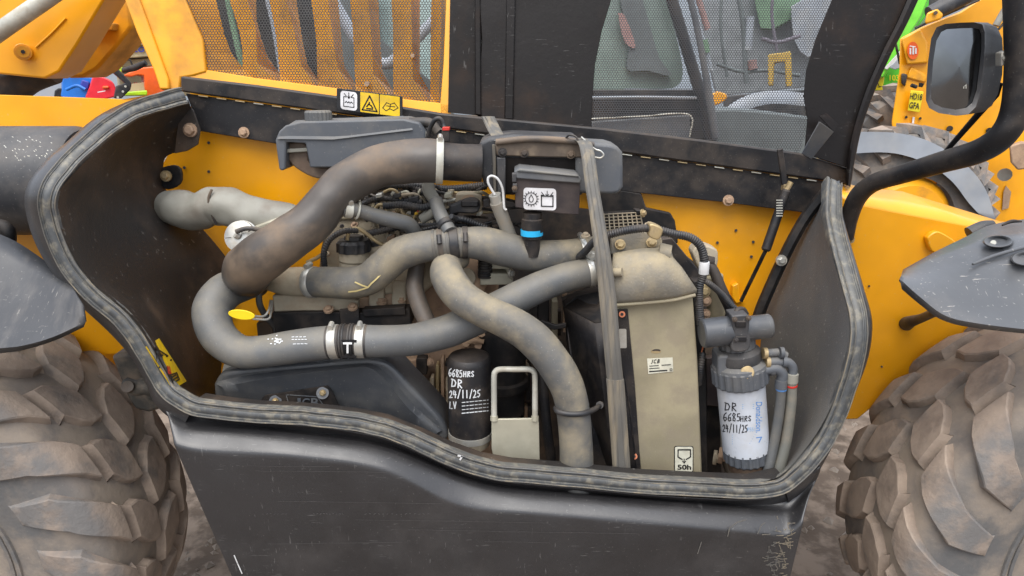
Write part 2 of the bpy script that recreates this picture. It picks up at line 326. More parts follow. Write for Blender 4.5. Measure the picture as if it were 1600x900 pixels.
def ribbon(name, lines, wd, m, parent, mp, th=0.0006, label=None):
    """drawn marks: polylines, width in photo px, put on a surface by mp(x, y)"""
    vs = []; fs = []
    for ln in lines:
        closed = len(ln) > 2 and ln[0] == ln[-1]
        for i in range(len(ln) - 1):
            (x0, y0), (x1, y1) = ln[i][:2], ln[i + 1][:2]; dx, dy = x1 - x0, y1 - y0; L = math.hypot(dx, dy) or 1; ex, ey = dx / L * wd * .35, dy / L * wd * .35; nx, ny = -dy / L * wd / 2, dx / L * wd / 2
            k = len(vs); vs += [mp(x0 - ex + nx, y0 - ey + ny), mp(x1 + ex + nx, y1 + ey + ny), mp(x1 + ex - nx, y1 + ey - ny), mp(x0 - ex - nx, y0 - ey - ny)]
            fs.append((k, k + 1, k + 2, k + 3))
    me = bpy.data.meshes.new(name); me.from_pydata([tuple(v) for v in vs], [], fs)
    return link(name, me, m, parent, label, smooth=0)
def loft(name, rows, m, parent, solid=0.0, sub=0, label=None, closed=False, smooth=40, bevel=0, kind=None):
    vs, fs = rings(rows, False, closed); return link(name, mesh(name, vs, fs), m, parent, label, kind, smooth=smooth, solid=solid, sub=sub, bevel=bevel)
_fc = {}
def text_pts(s, shear=0.0, bold=0.0):
    if (s, shear, bold) in _fc: return _fc[(s, shear, bold)]
    cu = bpy.data.curves.new('lettering', 'FONT'); cu.body = s; cu.shear = shear; cu.offset = bold; cu.resolution_u = 3
    ob = bpy.data.objects.new('lettering', cu); col.objects.link(ob); dg = bpy.context.evaluated_depsgraph_get(); me = ob.evaluated_get(dg).to_mesh()
    vs = [v.co.copy() for v in me.vertices]; fs = [tuple(p.vertices) for p in me.polygons]
    ob.to_mesh_clear(); bpy.data.objects.remove(ob); _fc[(s, shear, bold)] = (vs, fs); return vs, fs
def lettering(s, mp, m, parent, x0, y0, x1, y1, name='lettering', shear=0.0, bold=0.0, rot=0):
    """text stretched to a box in the surface's own px coordinates; mp puts it on the surface. rot=90: reads upward/downward"""
    vs, fs = text_pts(s, shear, bold)
    if not vs: return
    a = min(v.x for v in vs); b = max(v.x for v in vs); c = min(v.y for v in vs); d = max(v.y for v in vs); out = []
    for v in vs:
        u, w_ = (v.x - a) / (b - a), (v.y - c) / (d - c)
        if rot == 0: out.append(mp(x0 + u * (x1 - x0), y1 - w_ * (y1 - y0)))
        else: out.append(mp(x0 + w_ * (x1 - x0), y0 + u * (y1 - y0)))
    me = bpy.data.meshes.new(name); me.from_pydata([tuple(v) for v in out], [], fs)
    return link(name, me, m, parent, smooth=0)
GLY = {  # hand-drawn characters on a 4 x 6 grid, y down
 '6': [[(3.4, .3), (1.2, 1.5), (.4, 4), (1.5, 5.8), (3.2, 5), (3, 3.4), (.7, 3.8)]], '8': [[(3.2, .8), (1.6, .1), (.6, 1.4), (3.2, 4), (2.6, 5.8), (.9, 5.6), (.9, 4), (3.2, 1.6), (3.2, .8)]],
 '5': [[(3.4, .2), (1, .3), (.7, 2.6), (2.8, 2.8), (3.2, 4.6), (1.8, 5.9), (.4, 5.2)]], 'H': [[(.6, .3), (.4, 5.7)], [(3.3, .2), (3.1, 5.8)], [(.5, 3), (3.2, 2.8)]],
 'R': [[(.6, 5.8), (.7, .3), (2.9, .5), (3, 2.4), (.8, 3.1), (3.4, 5.8)]], 'S': [[(3.3, .8), (1.8, .1), (.6, 1.4), (3.1, 4), (2.2, 5.7), (.5, 5)]], 'D': [[(.7, .3), (.6, 5.7), (2.6, 5), (3.5, 3), (2.6, .9), (.2, .3)]],
 '2': [[(.5, 1.4), (1.8, .2), (3.2, 1.2), (2.6, 3), (.4, 5.7), (3.6, 5.5)]], '4': [[(1, .3), (.5, 3.4), (3.5, 3.3)], [(2.7, 1), (2.6, 5.9)]], '1': [[(2, .3), (1.9, 5.8)]], '/': [[(3.3, -.4), (.8, 6.6)]],
 'L': [[(.8, .2), (.7, 5.7), (3.3, 5.6)]], 'V': [[(.4, .3), (1.9, 5.8), (3.5, .2)]], 'T': [[(.2, .4), (3.8, .4)], [(2, .4), (2, 6)]]}
def hand(s, x, y, cw, ch, wd, mp, m, parent, slope=0.0):
    lines = []
    for i, c in enumerate(s):
        if c == ' ': continue
        for ln in GLY[c.upper()]:
            k = 0.62 if c.islower() else 1.0; rj = random.Random(i * 31 + len(s)); ln = [(q[0] + rj.uniform(-.25, .25), q[1] + rj.uniform(-.35, .35)) for q in ln]
            lines.append([(x + i * cw + q[0] / 4 * cw * .85, y + i * cw * slope + ch * (1 - k) + q[1] / 6 * ch * k) for q in ln])
    return ribbon('handwriting', lines, wd, m, parent, mp)
def circ(cx, cy, r, n=16, a0=0, a1=360): return [(cx + r * math.cos(math.radians(a0 + (a1 - a0) * i / n)), cy + r * math.sin(math.radians(a0 + (a1 - a0) * i / n))) for i in range(n + 1)]
def inside(x, y, pg):
    c = False; j = len(pg) - 1
    for i in range(len(pg)):
        xi, yi = pg[i][:2]; xj, yj = pg[j][:2]
        if (yi > y) != (yj > y) and x < (xj - xi) * (y - yi) / (yj - yi) + xi: c = not c
        j = i
    return c
def honeycomb(name, pg, pitch, hole, mp, m, parent, label=None, corners=6):
    """perforated sheet: every hole is a real opening; outline pg in px; adjoining cells share the sheet"""
    vs = []; fs = []; ix = {}
    x0 = min(p[0] for p in pg); x1 = max(p[0] for p in pg); y0 = min(p[1] for p in pg); y1 = max(p[1] for p in pg)
    R = pitch / math.sqrt(3); rowh = 1.5 * R; j = 0; y = y0
    while y <= y1:
        x = x0 + (pitch / 2 if j % 2 else 0)
        while x <= x1:
            if inside(x, y, pg):
                o = []; inn = []
                for k in range(6):
                    a = math.radians(30 + 60 * k); q = (x + R * math.cos(a), y + R * math.sin(a)); key = (round(q[0] * 4), round(q[1] * 4))
                    if key not in ix: ix[key] = len(vs); vs.append(mp(*q))
                    o.append(ix[key])
                for k in range(6):
                    a = math.radians(30 + 60 * k); inn.append(len(vs)); vs.append(mp(x + R * hole * math.cos(a), y + R * hole * math.sin(a)))
                for k in range(6): fs.append((o[k], o[(k + 1) % 6], inn[(k + 1) % 6], inn[k]))
            x += pitch
        y += rowh; j += 1
    me = bpy.data.meshes.new(name); me.from_pydata([tuple(v) for v in vs], [], fs)
    return link(name, me, m, parent, label, smooth=0, kind=None)
# ================================================================ setting
def ground():
    xs = [-120, -60, -30, -15, -8] + [-4 + i * 0.1 for i in range(81)] + [8, 15, 30, 60, 120]
    ys = [-60, -20, -8] + [-2 + i * 0.1 for i in range(71)] + [8, 15, 30, 60, 160]
    vs = []; fs = []
    for y in ys:
        for x in xs:
            near_ = max(0, 1 - max(abs(x) / 4.2, abs(y - 1) / 4)); vs.append((x, y, 0.05 * near_ * (noise.noise(Vector((x * 1.6, y * 1.6, 0))) + .6 * noise.noise(Vector((x * 6, y * 6, 3)))) - 0.02 * near_))
    n = len(xs)
    for j in range(len(ys) - 1):
        for i in range(n - 1): k = j * n + i; fs.append((k, k + 1, k + n + 1, k + n))
    me = bpy.data.meshes.new('ground'); me.from_pydata(vs, [], fs); o = link('ground', me, 'dirt', kind='structure', center=False)
    o['label'] = 'rutted brown earth yard surface under and beside the wheels'
    vs = []; fs = []
    for i in range(2600):                                    # loose stones lying on it
        x = random.uniform(-1.6, 1.9); y = random.uniform(-.3, 3.2); s = random.uniform(.003, .014) * random.choice((1, 1, 1.8)); z = 0.05 * max(0, 1 - max(abs(x) / 4.2, abs(y - 1) / 4)) * (noise.noise(Vector((x * 1.6, y * 1.6, 0))) + .6 * noise.noise(Vector((x * 6, y * 6, 3))))- 0.02 + s * .2
        k = len(vs)
        for d in ((1, 0, 0), (0, 1, 0), (-1, 0, 0), (0, -1, 0), (0, 0, .8), (0, 0, -.8)): vs.append((x + d[0] * s * random.uniform(.6, 1.3), y + d[1] * s * random.uniform(.6, 1.3), z + d[2] * s))
        fs += [(k + a, k + b, k + c) for a, b, c in ((0, 1, 4), (1, 2, 4), (2, 3, 4), (3, 0, 4), (1, 0, 5), (2, 1, 5), (3, 2, 5), (0, 3, 5))]
    me = bpy.data.meshes.new('gravel'); me.from_pydata(vs, [], fs); o = link('gravel', me, 'stone', kind='stuff', smooth=0, center=False); o['label'] = 'loose stones scattered on the brown earth between the wheels'
ground()
def warehouse():
    b = thing('warehouse', 'long pale grey warehouse with ribbed metal cladding far behind the machines', 'building', (0, 30, 0))
    rows = []; x = -60; k = 0; r0 = []; r1 = []
    while x < 60:
        d = 0.0 if k % 4 in (0, 1) else -0.12; r0.append(Vector((x, 30 + d, 0))); r1.append(Vector((x, 30 + d, 7.2))); x += 0.32; k += 1
    loft('cladding', [r0, r1], 'cladding', b, solid=0.05, smooth=0)
    box('roof', (-60, 29.5, 7.2), (60, 44, 7.5), 'grey_paint', b)
    box('wall', (-60, 30.2, 0), (60, 43.8, 7.19), 'cladding', b)
warehouse()

# ================================================================ the telehandler
T = thing('telehandler', 'yellow telehandler with its black engine bonnet raised, hoses and radiator exposed, filling the photo', 'telehandler', (0, 0.9, 0))
# ---- seal path round the engine bay
RIM = [(287,149,.42),(245,160,.36),(205,175,.28),(168,199,.2),(132,230,.12),(103,259,.05),(76,298,.0),(77,342,.0),(98,400,.0),(133,450,.0),(190,500,.0),(226,550,.0),(250,592,.0),(268,616,-.01),(303,636,-.015),(350,643,-.02),
       (400,648,-.02),(450,650,-.02),(500,654,-.02),(550,660,-.02),(600,670,-.02),(650,690,-.02),(700,713,-.02),(750,731,-.02),(800,740,-.02),(900,748,-.02),(1000,758,-.02),(1100,763,-.02),(1180,766,-.02),(1226,756,-.015),
       (1264,722,-.01),(1297,675,0),(1322,612,0),(1339,552,.0),(1342,500,.02),(1330,450,.08),(1316,400,.16),(1304,350,.26),(1302,310,.34),(1303,284,.40)]
RP = [(a[0], a[1], a[2], 15) for a in RIM]
rp = Path(RP, 5)
def rim_frame(i):
    t = rp.t[i]; n = (CAM - rp.p[i]).normalized(); n = (n * .35 + Vector((0, -1, 0)) * .65); n = (n - t * n.dot(t)).normalized(); return rp.p[i], t, n, t.cross(n), SC(rp.p[i])
def sweep(name, prof, m, parent, i0=0, i1=None, wob=0.0, closed=True, **k):
    rows = []
    for i in range(i0, i1 or len(rp.p)):
        p, t, n, o, s = rim_frame(i); wv = wob * noise.noise(Vector((i * .35, 0, 0)))
        rows.append([p + o * ((a * .9 + wv) * s) + n * ((b + wv * .5) * s) for a, b in prof])
    return link(name, mesh(name, *rings(rows, closed, closed)), m, parent, smooth=50, **k)
cowl = poly('engine_cowl', [(246,612),(255,600),(300,640),(290,650)], .03, .03, 'panel', T, label='black moulded engine cowl with scuffed lower right corner')
sweep('rim_seal', [(14,-12),(15,-2),(13,1.5),(9,2.2),(8,.8),(6.5,.8),(5,3),(0,4),(-5,3.6),(-7,2),(-8,2),(-9.5,4),(-12,5),(-15,3.6),(-16,-2),(-15,-12)], 'seal', cowl, wob=1.0)
for a_, w_ in ((-14.2, 1.3), (12.6, 1.1), (-6.5, .8)): sweep('seal_bead', [(a_ + w_ * math.cos(g), 3.6 + w_ * math.sin(g)) for g in [k * math.pi / 3 for k in range(6)]], 'strip', cowl, wob=1.0)
# moulded outer flange on the back side and on the front side
def flange(name, idx, outs, dY, m='panel'):
    a = []; b = []; c = []; d = []
    for i, (x, y) in zip(idx, outs):
        q = RIM[i]; a.append((q[0], q[1], q[2] + .006)); b.append(((q[0] + x) / 2, (q[1] + y) / 2, q[2] + .004)); c.append((x, y, q[2] + dY)); d.append((x + 2, y + 2, q[2] + dY + .08))
    rows = [[P(*v) for v in spline(r, 4)] for r in (a, b, c, d)]
    loft(name, rows, m, cowl, smooth=60)
flange('outer_flange', range(0, 15), [(282,141),(240,148),(198,159),(150,183),(105,221),(70,252),(40,296),(43,345),(66,402),(110,462),(166,515),(203,556),(228,600),(244,634),(285,668)], .035)
flange('outer_flange', range(29, 40), [(1232,785),(1268,750),(1305,683),(1332,618),(1355,556),(1361,500),(1348,448),(1333,398),(1319,348),(1314,312),(1312,282)], .012)
# skirt below
ST = [((246,616),(262,652),(272,692),(400,985)),((268,632),(300,667),(306,700),(420,985)),((300,650),(350,670),(353,704),(450,985)),((350,658),(400,673),(400,706),(480,985)),((400,664),(450,677),(450,709),(510,985)),((450,668),(500,683),(500,714),(540,985)),
      ((500,672),(550,689),(550,720),(570,985)),((560,681),(600,699),(600,731),(610,985)),((600,690),(640,713),(640,748),(640,985)),((650,710),(680,730),(680,770),(680,985)),((700,733),(720,747),(718,786),(710,985)),((750,750),(770,761),(768,795),(760,985)),((800,759),(820,767),(820,798),(820,985)),
      ((900,768),(910,774),(910,806),(910,985)),((1000,778),(1005,782),(1005,814),(1000,985)),((1100,784),(1100,790),(1100,822),(1080,985)),((1160,786),(1160,795),(1160,827),(1130,985)),((1215,780),(1205,800),(1205,832),(1170,985)),((1255,757),(1238,800),(1232,832),(1195,985)),((1285,728),(1268,770),(1256,812),(1213,985))]
rows = [[], [], [], [], [], [], [], [], []]
for (a, b, c, d) in ST:
    rows[0].append(P(a[0], a[1] - 8, .0)); rows[1].append(P(a[0] * .55 + b[0] * .45, a[1] * .6 + b[1] * .4, .034)); rows[2].append(P(b[0], b[1], .002))
    rows[3].append(P(b[0] * .85 + c[0] * .15, b[1] * .85 + c[1] * .15, -.004)); rows[4].append(P(b[0] * .08 + c[0] * .92, b[1] * .08 + c[1] * .92, -.036)); rows[5].append(P(c[0], c[1] + 3, -.040))
    rows[6].append(P(c[0] * .6 + d[0] * .4, c[1] * .6 + d[1] * .4, -.041)); rows[7].append(P(d[0], d[1], -.041)); rows[8].append(P(c[0] * .96 + d[0] * .04, c[1] * .96 + d[1] * .04, -.0408))
rows = rows[:6] + [rows[8]] + rows[6:8]
for k in range(9): rows[k] = [Vector(v) for v in spline([tuple(v) for v in rows[k]], 3)]
loft('skirt_panel', rows, 'panel', cowl, solid=0.006, sub=1, smooth=80)
# pale scuffs at the lower corner of the skirt: a thin crust of scraped plastic
def skmap(x, y): return P(x, y, -.0485)
sc_l = []
for i in range(64):
    y = 800 + 100 * random.random() ** .8; x = 1250 - (y - 800) * .2 - abs(random.gauss(0, 18)) ; a = random.uniform(-.5, .3) if random.random() < .7 else random.uniform(1, 1.5); L = random.uniform(3, 13)
    pts = [(x, y)]
    for k in range(3): pts.append((pts[-1][0] - L / 3 * math.cos(a + random.gauss(0, .15)), pts[-1][1] - L / 3 * math.sin(a + random.gauss(0, .15))))
    sc_l.append(pts)
ribbon('scuff', sc_l, 1.3, 'strip', cowl, skmap)
for l_ in ([(1137,838),(1140,825),(1152,816),(1166,812)],[(1090,865),(1096,847)],[(1184,834),(1190,820),(1195,817)]): ribbon('scuff', [l_], 1.4, 'strip', cowl, skmap)
ribbon('scuff', [[(366,868),(371,880),(378,896)]], 1.8, 'white', cowl, skmap); ribbon('paint_spot', [[(716,712),(722,713),(719,718)]], 3, 'white', cowl, lambda x, y: P(x, y, -.028))
for x0, x1, y, dy in ((400,610,736,2),(380,520,728,1),(430,690,783,4),(560,860,812,5),(640,1000,828,6),(420,640,850,-3),(760,860,846,2)):
    pts = [(x0 + (x1 - x0) * k / 12, y + dy * k / 12 + random.uniform(-.4, .4)) for k in range(13)]; pts = [(x + random.uniform(-6, 6), y_) for x, y_ in pts]; ribbon('scratch', [pts], .38, 'scratch_grey', cowl, skmap)
ribbon('scratch', [[(x, 803 + random.uniform(-1, 1)), (x + random.uniform(1, 3), 803 + random.uniform(-1, 1))] for x in list(range(410, 450, 6)) + list(range(490, 540, 5)) + list(range(570, 672, 7))], .9, 'scratch_grey', cowl, skmap)
# inner walls
LF = [(294,156,.42),(252,170,.36),(214,187,.28),(178,212,.2),(145,241,.12),(118,268,.05),(90,303,.0),(90,340,.0),(112,396,.0),(148,444,.0),(205,494,.0),(240,544,.0),(264,588,.0),(283,608,0),(325,628,0)]
LB = [(313,205,.47),(300,230,.5),(262,243,.5),(255,262,.5),(256,288,.5),(268,308,.5),(300,340,.5),(340,385,.5),(362,420,.5),(362,470,.5),(352,520,.5),(347,560,.5),(345,600,.5),(347,640,.5),(400,700,.5)]
def wall(name, A, B, m, bulge):
    rows = []
    for k in range(7):
        f = k / 6; r = [(a[0] * (1 - f) + b[0] * f + bulge[0] * math.sin(f * math.pi), a[1] * (1 - f) + b[1] * f + bulge[1] * math.sin(f * math.pi), a[2] * (1 - f) + b[2] * f + .03 * math.sin(f * math.pi)) for a, b in zip(A, B)]
        rows.append([P(*v) for v in spline(r, 4)])
    return loft(name, rows, m, cowl, smooth=80)
wall('inner_wall', LF, LB, 'tub', (0, 0))
RF = [(1292,286,.40),(1290,302,.36),(1291,350,.26),(1301,400,.16),(1315,450,.08),(1327,500,.02),(1325,550,0),(1309,610,0),(1283,666,0),(1251,711,0),(1218,744,-.02),(1175,756,-.02)]
RB = [(1288,292,.46),(1278,318,.5),(1254,358,.5),(1232,402,.5),(1212,450,.5),(1196,490,.5),(1188,540,.5),(1184,600,.5),(1180,650,.5),(1176,700,.5),(1172,740,.5),(1165,775,.5)]
wall('inner_wall', RF, RB, 'tub_lit', (0, 0))
BF = [(a[0], a[1] - 10, a[2] + .0) for a in RIM[14:30]]
rows = [[P(x, y, Y) for x, y, Y in BF], [P(x, y, Y) + Vector((0, .06, -.01)) for x, y, Y in BF], [P(x, y, Y) + Vector((0, .10, -.12)) for x, y, Y in BF]]
loft('inner_lip', rows, 'tub', cowl)
# bolted tab at the top back corner of the cowl, edge strap at the other end
poly('corner_tab', [(286,158),(302,172),(313,203),(309,226),(292,236),(272,240),(276,205),(280,175)], .455, .006, 'tub', cowl, bevel=.002)
bolt(297, 203, .452, 8.5, 'rust', cowl, name='corner_bolt', wash=1.3)
tube('edge_strap', [(1290,300,.44,9),(1262,335,.45,9),(1240,372,.45,9),(1221,410,.45,9),(1205,445,.45,9),(1190,480,.45,9),(1178,515,.46,9)], 'black', cowl, seg=6)
bolt(1221, 407, .43, 6, 'zinc', cowl, name='strap_bolt')
# warning label stuck in the left wall
def wl(u, v): return (227 + 21 * u / 28 + 43 * v / 74, 542 - 13 * u / 28 + 67 * v / 74)     # label's own 28 x 74 frame
def wly(x, y): xa = 240 + (y - 544) * .6; f = max(0, (x - xa) / (346 - xa)); return .5 * f + .03 * math.sin(math.pi * f)
def wlm(off):
    def g(u, v): x, y = wl(u, v); return P(x, y, wly(x, y) - .010 - off)
    return g
lab = poly('warning_label', [(0, 0), (28, 0), (28, 74), (0, 74)], 0, .002, 'yellow_label', cowl, mp=lambda u, v, Y: wlm(0)(u, v), label='yellow warning label with black triangle and hand symbol, leaning in the wall')
ribbon('pictogram', [[(4, 28), (14, 9), (25, 28), (4, 28)], [(10, 24), (14, 20), (18, 24)], [(11, 20), (17, 17)], [(1, 36), (27, 36)], [(7, 66), (20, 66), (22, 56), (10, 54), (7, 66)], [(9, 62), (20, 62)], [(9, 58), (19, 58)]], 2.4, 'ink', lab, wlm(.0025))
ribbon('pictogram', [[(15, 41), (10, 51), (13, 52), (17, 43)]], 2.2, 'red', lab, wlm(.0025))

# ---- chassis plates
ch = poly('chassis_plate', [(296,120),(300,205),(262,243),(230,300),(300,420),(330,560),(400,720),(1165,770),(1180,520),(1240,420),(1330,280),(1300,250),(700,190)], .54, .02, 'yellow', T, label='yellow chassis side plate behind the engine')
for x, y in ((326,223),(288,262),(326,268),(1121,379),(1177,378),(1174,401),(1150,360)): cyl('plate_hole', (x, y, .5385), (x, y, .536), 2.2, 'ink', ch, seg=10)
lp = poly('side_plate', [(-80,146),(100,152),(190,155.5,.39),(235,148,.42),(283,141,.475),(245,157,.42),(200,176,.39),(160,205),(125,236),(90,270),(64,300),(70,350),(118,430),(190,520),(240,590),(215,556),(190,551),(150,556),(132,560),(104,530),(60,500),(-80,470)], .39, .02, 'yellow', T, bevel=.004, label='yellow chassis side panel behind the mudguard')
for x, y in ((142,483),(110,540)): cyl('plate_hole', (x, y, .388), (x, y, .385), 2, 'ink', lp, seg=10)
rpz = poly('side_plate', [(1302,300),(1335,318),(1400,331),(1520,354),(1640,372),(1700,420),(1700,560),(1440,590),(1408,600),(1340,655),(1298,656),(1320,600),(1335,540),(1335,470),(1305,380)], .39, .02, 'yellow', T, bevel=.003, label='yellow chassis side panel behind the mirror arm')
vs = [P(1302,300,.39), P(1335,318,.39), P(1400,331,.39), P(1520,354,.39), P(1640,372,.39)]; bk = [P(1290,280,.52), P(1345,292,.52), P(1410,299,.52), P(1560,345,.52), P(1660,362,.52)]
loft('top_flange', [bk, vs], 'yellow', rpz, solid=.006)
for x, y in ((1358,447),(1378,573),(1420,440)): cyl('plate_hole', (x, y, .388), (x, y, .385), 1.6, 'ink', rpz, seg=8)
poly('lifting_ear', smooth_poly([(1449,372),(1458,364),(1470,363),(1495,380),(1480,392),(1460,395),(1452,385)], 3), .37, .02, 'yellow', T, bevel=.003)
# big grey cylinder on the left and what is under it
tk = cylw('side_tank', P(-200, 283, .30), P(140, 283, .30), 84 * SC(P(60, 283, .30)), 'plastic', T, seg=40, prof=[(0, .9), (.02, 1), (.97, 1), (1, .93)], label='dark grey cylindrical tank beside the left mudguard')
ribbon('wear_mark', [[(x, y), (x + 1.5, y + 1)] for x, y in [(random.uniform(5, 80), random.uniform(212, 250)) for _ in range(40)]], .9, 'pale', tk, lambda x, y: P(x, y, .30 - math.sqrt(max(0, .147 ** 2 - ((283 - y) * .00172) ** 2)) - .004))
tube('tank_hose', [(-30,352,.12,10),(0,352,.12,10),(12,362,.12,11),(14,385,.12,10)], 'black', T, seg=14)
poly('black_bracket', [(1048,333),(1055,345),(1060,380),(1000,400),(940,400),(930,290),(1002,302),(1010,325)], .5, .02, 'black', T, bevel=.004)
# added dark sheet gives the bay its shade below and behind the engine
poly('dark_backing', [(560,300),(640,296),(940,330),(1060,390),(1110,430),(1180,560),(1190,790),(380,740),(350,640),(420,600),(440,520),(520,480),(560,400)], .515, .015, 'soot_shade', T, label='added dark sheet standing for the shade behind the engine')

# ---- hinge rails
def HL(x): return 147 + (x - 300) * .1382
up = [(281,119),(400,133),(530,151),(690,177),(800,187),(930,199),(1100,219),(1250,239),(1326,263)]
rail = poly('hinge_rail', [(290,146),(700,202),(1000,243),(1322,288),(1300,292),(1285,306),(1262,333),(1130,316),(975,299),(700,262),(440,226),(313,205)], .50, .012, 'frame_black', T, bevel=.002, label='black hinge rail along the top of the engine bay')
for x, y in ((381,207),(1138,313)): bolt(x, y, .498, 6, 'rust', rail, name='rail_bolt')
x = 310
while x < 1300:
    if not (520 < x < 640 or 750 < x < 960): cylw('hinge_pin', P(x, HL(x) + 1, .494), P(x + 15, HL(x + 15) + 1, .494), .0018, 'brass' if int(x) % 3 else 'pale', rail, seg=6)
    x += 28.8
# ---- bonnet (raised)
bon = poly('bonnet', [(282,119)] + up[1:] + [(1326,290)] + [(x, HL(x) - 1) for x in (1300, 1000, 700, 450, 300)] + [(282,143)], .488, .02, 'frame_black', T, bevel=.005, label='raised black and yellow engine bonnet with perforated windows')
def pb(name, pts, off, th, m, bevel=.0015, **k): return poly(name, pts, 0, th, m, bon, bevel=bevel, mp=lambda x, y, Y: PB(x, y, off + (Y if Y else 0)), dirv=(0, 1, -.25), **k)
# yellow frame with its left return
pb('side_return', [(186,-40),(272,-40),(316,60),(322,112),(302,118),(282,121),(280,141),(249,139),(240,110),(215,52)], .0, .02, 'yellow_dirty', bevel=.004)
pb('side_lip', [(180,-40),(203,-40),(232,40),(262,122),(264,139),(249,139),(240,110),(213,50)], -.012, .012, 'yellow_dirty', bevel=.004)
pb('lower_frame', [(316,108),(400,122),(527,138),(632,155),(688,161),(704,164),(704,182),(690,181),(530,154),(400,136),(284,122),(302,117)], .004, .012, 'yellow')
pb('side_frame', [(699,-40),(708,-40),(704,182),(688,180),(688,161),(693,100)], .004, .012, 'yellow')
ribs = [  # right edge of one opening, crest, left edge of the next opening
 ([(336,-60),(360,0),(380,66),(380,108)], [(358,-60),(386,0),(399,40),(402,100)], [(378,-60),(399,0),(400,40),(417,90),(438,117)]),
 ([(402,-60),(422,0),(433,60),(438,117)], [(433,-60),(447,0),(462,60),(470,104)], [(449,-60),(462,0),(472,67),(480,103),(497,127)]),
 ([(477,-60),(487,0),(495,60),(497,127)], [(504,-60),(512,0),(520,60),(527,108)], [(520,-60),(527,0),(533,67),(538,113),(555,133)]),
 ([(543,-60),(548,0),(553,60),(556,133)], [(570,-60),(575,0),(580,60),(583,116)], [(586,-60),(590,0),(593,67),(597,117),(613,142)]),
 ([(610,-60),(612,0),(615,50),(615,142)], [(641,-60),(642,0),(643,60),(645,125)], [(655,-60),(655,0),(655,60),(655,123),(672,147)]),
 ([(676,-60),(675,0),(674,60),(673,147)], [(690,-60),(689,0),(688,60),(686,130)], [(702,-60),(700,0),(698,60),(697,100),(696,150)])]
def BL(x): return 112 + (x - 316) * .135
def resamp(pl, n=7):
    L = [0]
    for a, b in zip(pl, pl[1:]): L.append(L[-1] + math.dist(a, b))
    out = []
    for k in range(n):
        d = L[-1] * k / (n - 1); i = 0
        while i < len(L) - 2 and L[i + 1] < d: i += 1
        f = (d - L[i]) / (L[i + 1] - L[i]); out.append((pl[i][0] * (1 - f) + pl[i + 1][0] * f, pl[i][1] * (1 - f) + pl[i + 1][1] * f))
    return out
prev = None
for A, C, G in ribs:
    a, c, g = resamp(A), resamp(C), resamp(G); vs = [PB(x, y, .045) for x, y in a] + [PB(x, y, .016) for x, y in c] + [PB(x, y, .15) for x, y in g]
    fs = [(i, i + 1, 8 + i, 7 + i) for i in range(6)] + [(7 + i, 8 + i, 15 + i, 14 + i) for i in range(6)]
    k = len(vs); vs += [PB(a[-1][0], BL(a[-1][0]) + 5, .014), PB(g[-1][0], BL(g[-1][0]) + 5, .014), PB(c[-1][0], BL(c[-1][0]) + 5, .016)]
    fs += [(6, k, k + 2, 13), (13, k + 2, k + 1, 20)]
    link('louvre', mesh('louvre', vs, fs), 'yellow_dirty', bon, smooth=0, solid=0.002)
a = resamp([(270,-60),(286,0),(306,60),(320,112)]); g = resamp([(318,-60),(337,0),(347,40),(355,75),(380,108)])
link('louvre', mesh('louvre', [PB(x, y, .012) for x, y in a] + [PB(x, y, .07) for x, y in g] + [PB(380, BL(380) + 5, .014)], [(i, i + 1, 8 + i, 7 + i) for i in range(6)] + [(6, 14, 13)]), 'yellow_dirty', bon, smooth=0, solid=0.002)
for x, y, r in ((574,131,4),(645,87,3.2)): p = PB(x, y, .008); cylw('screen_bolt', p, p - Vector((0, .008, 0)), r * SC(p), 'rust', bon, seg=8)
honeycomb('perforated_screen', [(268,-30),(281,0),(300,60),(314,110),(400,123),(527,139),(632,156),(690,162),(694,100),(699,-30)], 4.5, .74, lambda x, y: PB(x, y, .010), 'screen_dark', bon, label='fine dark mesh over the yellow louvres')
# centre panel, right panel and the fine screen between
pb('centre_panel', [(704,-40),(745,-40),(752,60),(745,180),(700,175)], .0, .004, 'bonnet_black', bevel=0)
pb('centre_panel', [(745,-40),(798,-40),(796,120),(790,187),(745,181),(752,60)], -.006, .006, 'bonnet_black', bevel=.003)
pb('centre_panel', smooth_poly([(796,-40),(966,-40),(955,0),(940,50),(930,100),(926,150),(924,200),(790,188),(794,100)], 1), .0, .004, 'bonnet_black', bevel=.001)
pb('stiffener', [(792,-40),(806,-40),(802,187),(788,186)], -.010, .01, 'bonnet_black', bevel=.003)
pb('stiffener', [(742,-40),(750,-40),(752,180),(742,179)], -.014, .014, 'bonnet_black', bevel=.003)
pb('end_panel', [(1310,-40),(1300,0),(1275,60),(1260,110),(1256,150),(1262,185),(1257,240),(1325,262),(1328,225),(1352,150),(1380,80),(1414,10),(1428,-40)], .0, .004, 'bonnet_black', bevel=.001)
tube('edge_lip', [(1452,-50,0,9),(1432,-5,0,9),(1412,38,0,9),(1388,84,0,9),(1362,140,0,9),(1342,196,0,8),(1331,245,0,8),(1326,292,0,4)], 'bonnet_black', bon, seg=12)
for o in [o for o in o_path if o.name == 'edge_lip']:
    pa = o_path[o]; rows = []
    pts = spline([(1437,-50),(1418,-5),(1399,38),(1376,84),(1352,140),(1334,196),(1324,245),(1322,290)], 6); q2 = spline([(1455,-50),(1436,-5),(1416,38),(1392,84),(1367,140),(1347,196),(1336,245),(1328,292)], 6)
    bpy.data.objects.remove(o)
    loft('edge_lip', [[PB(x, y, .0) for x, y in pts], [PB(x + 2, y, -.016) for x, y in pts], [PB((x + a) / 2, y, -.022) for (x, y), (a, b) in zip(pts, q2)], [PB(x, y, -.015) for x, y in q2], [PB(x + 1, y, .05) for x, y in q2]], 'bonnet_black', bon, smooth=50)
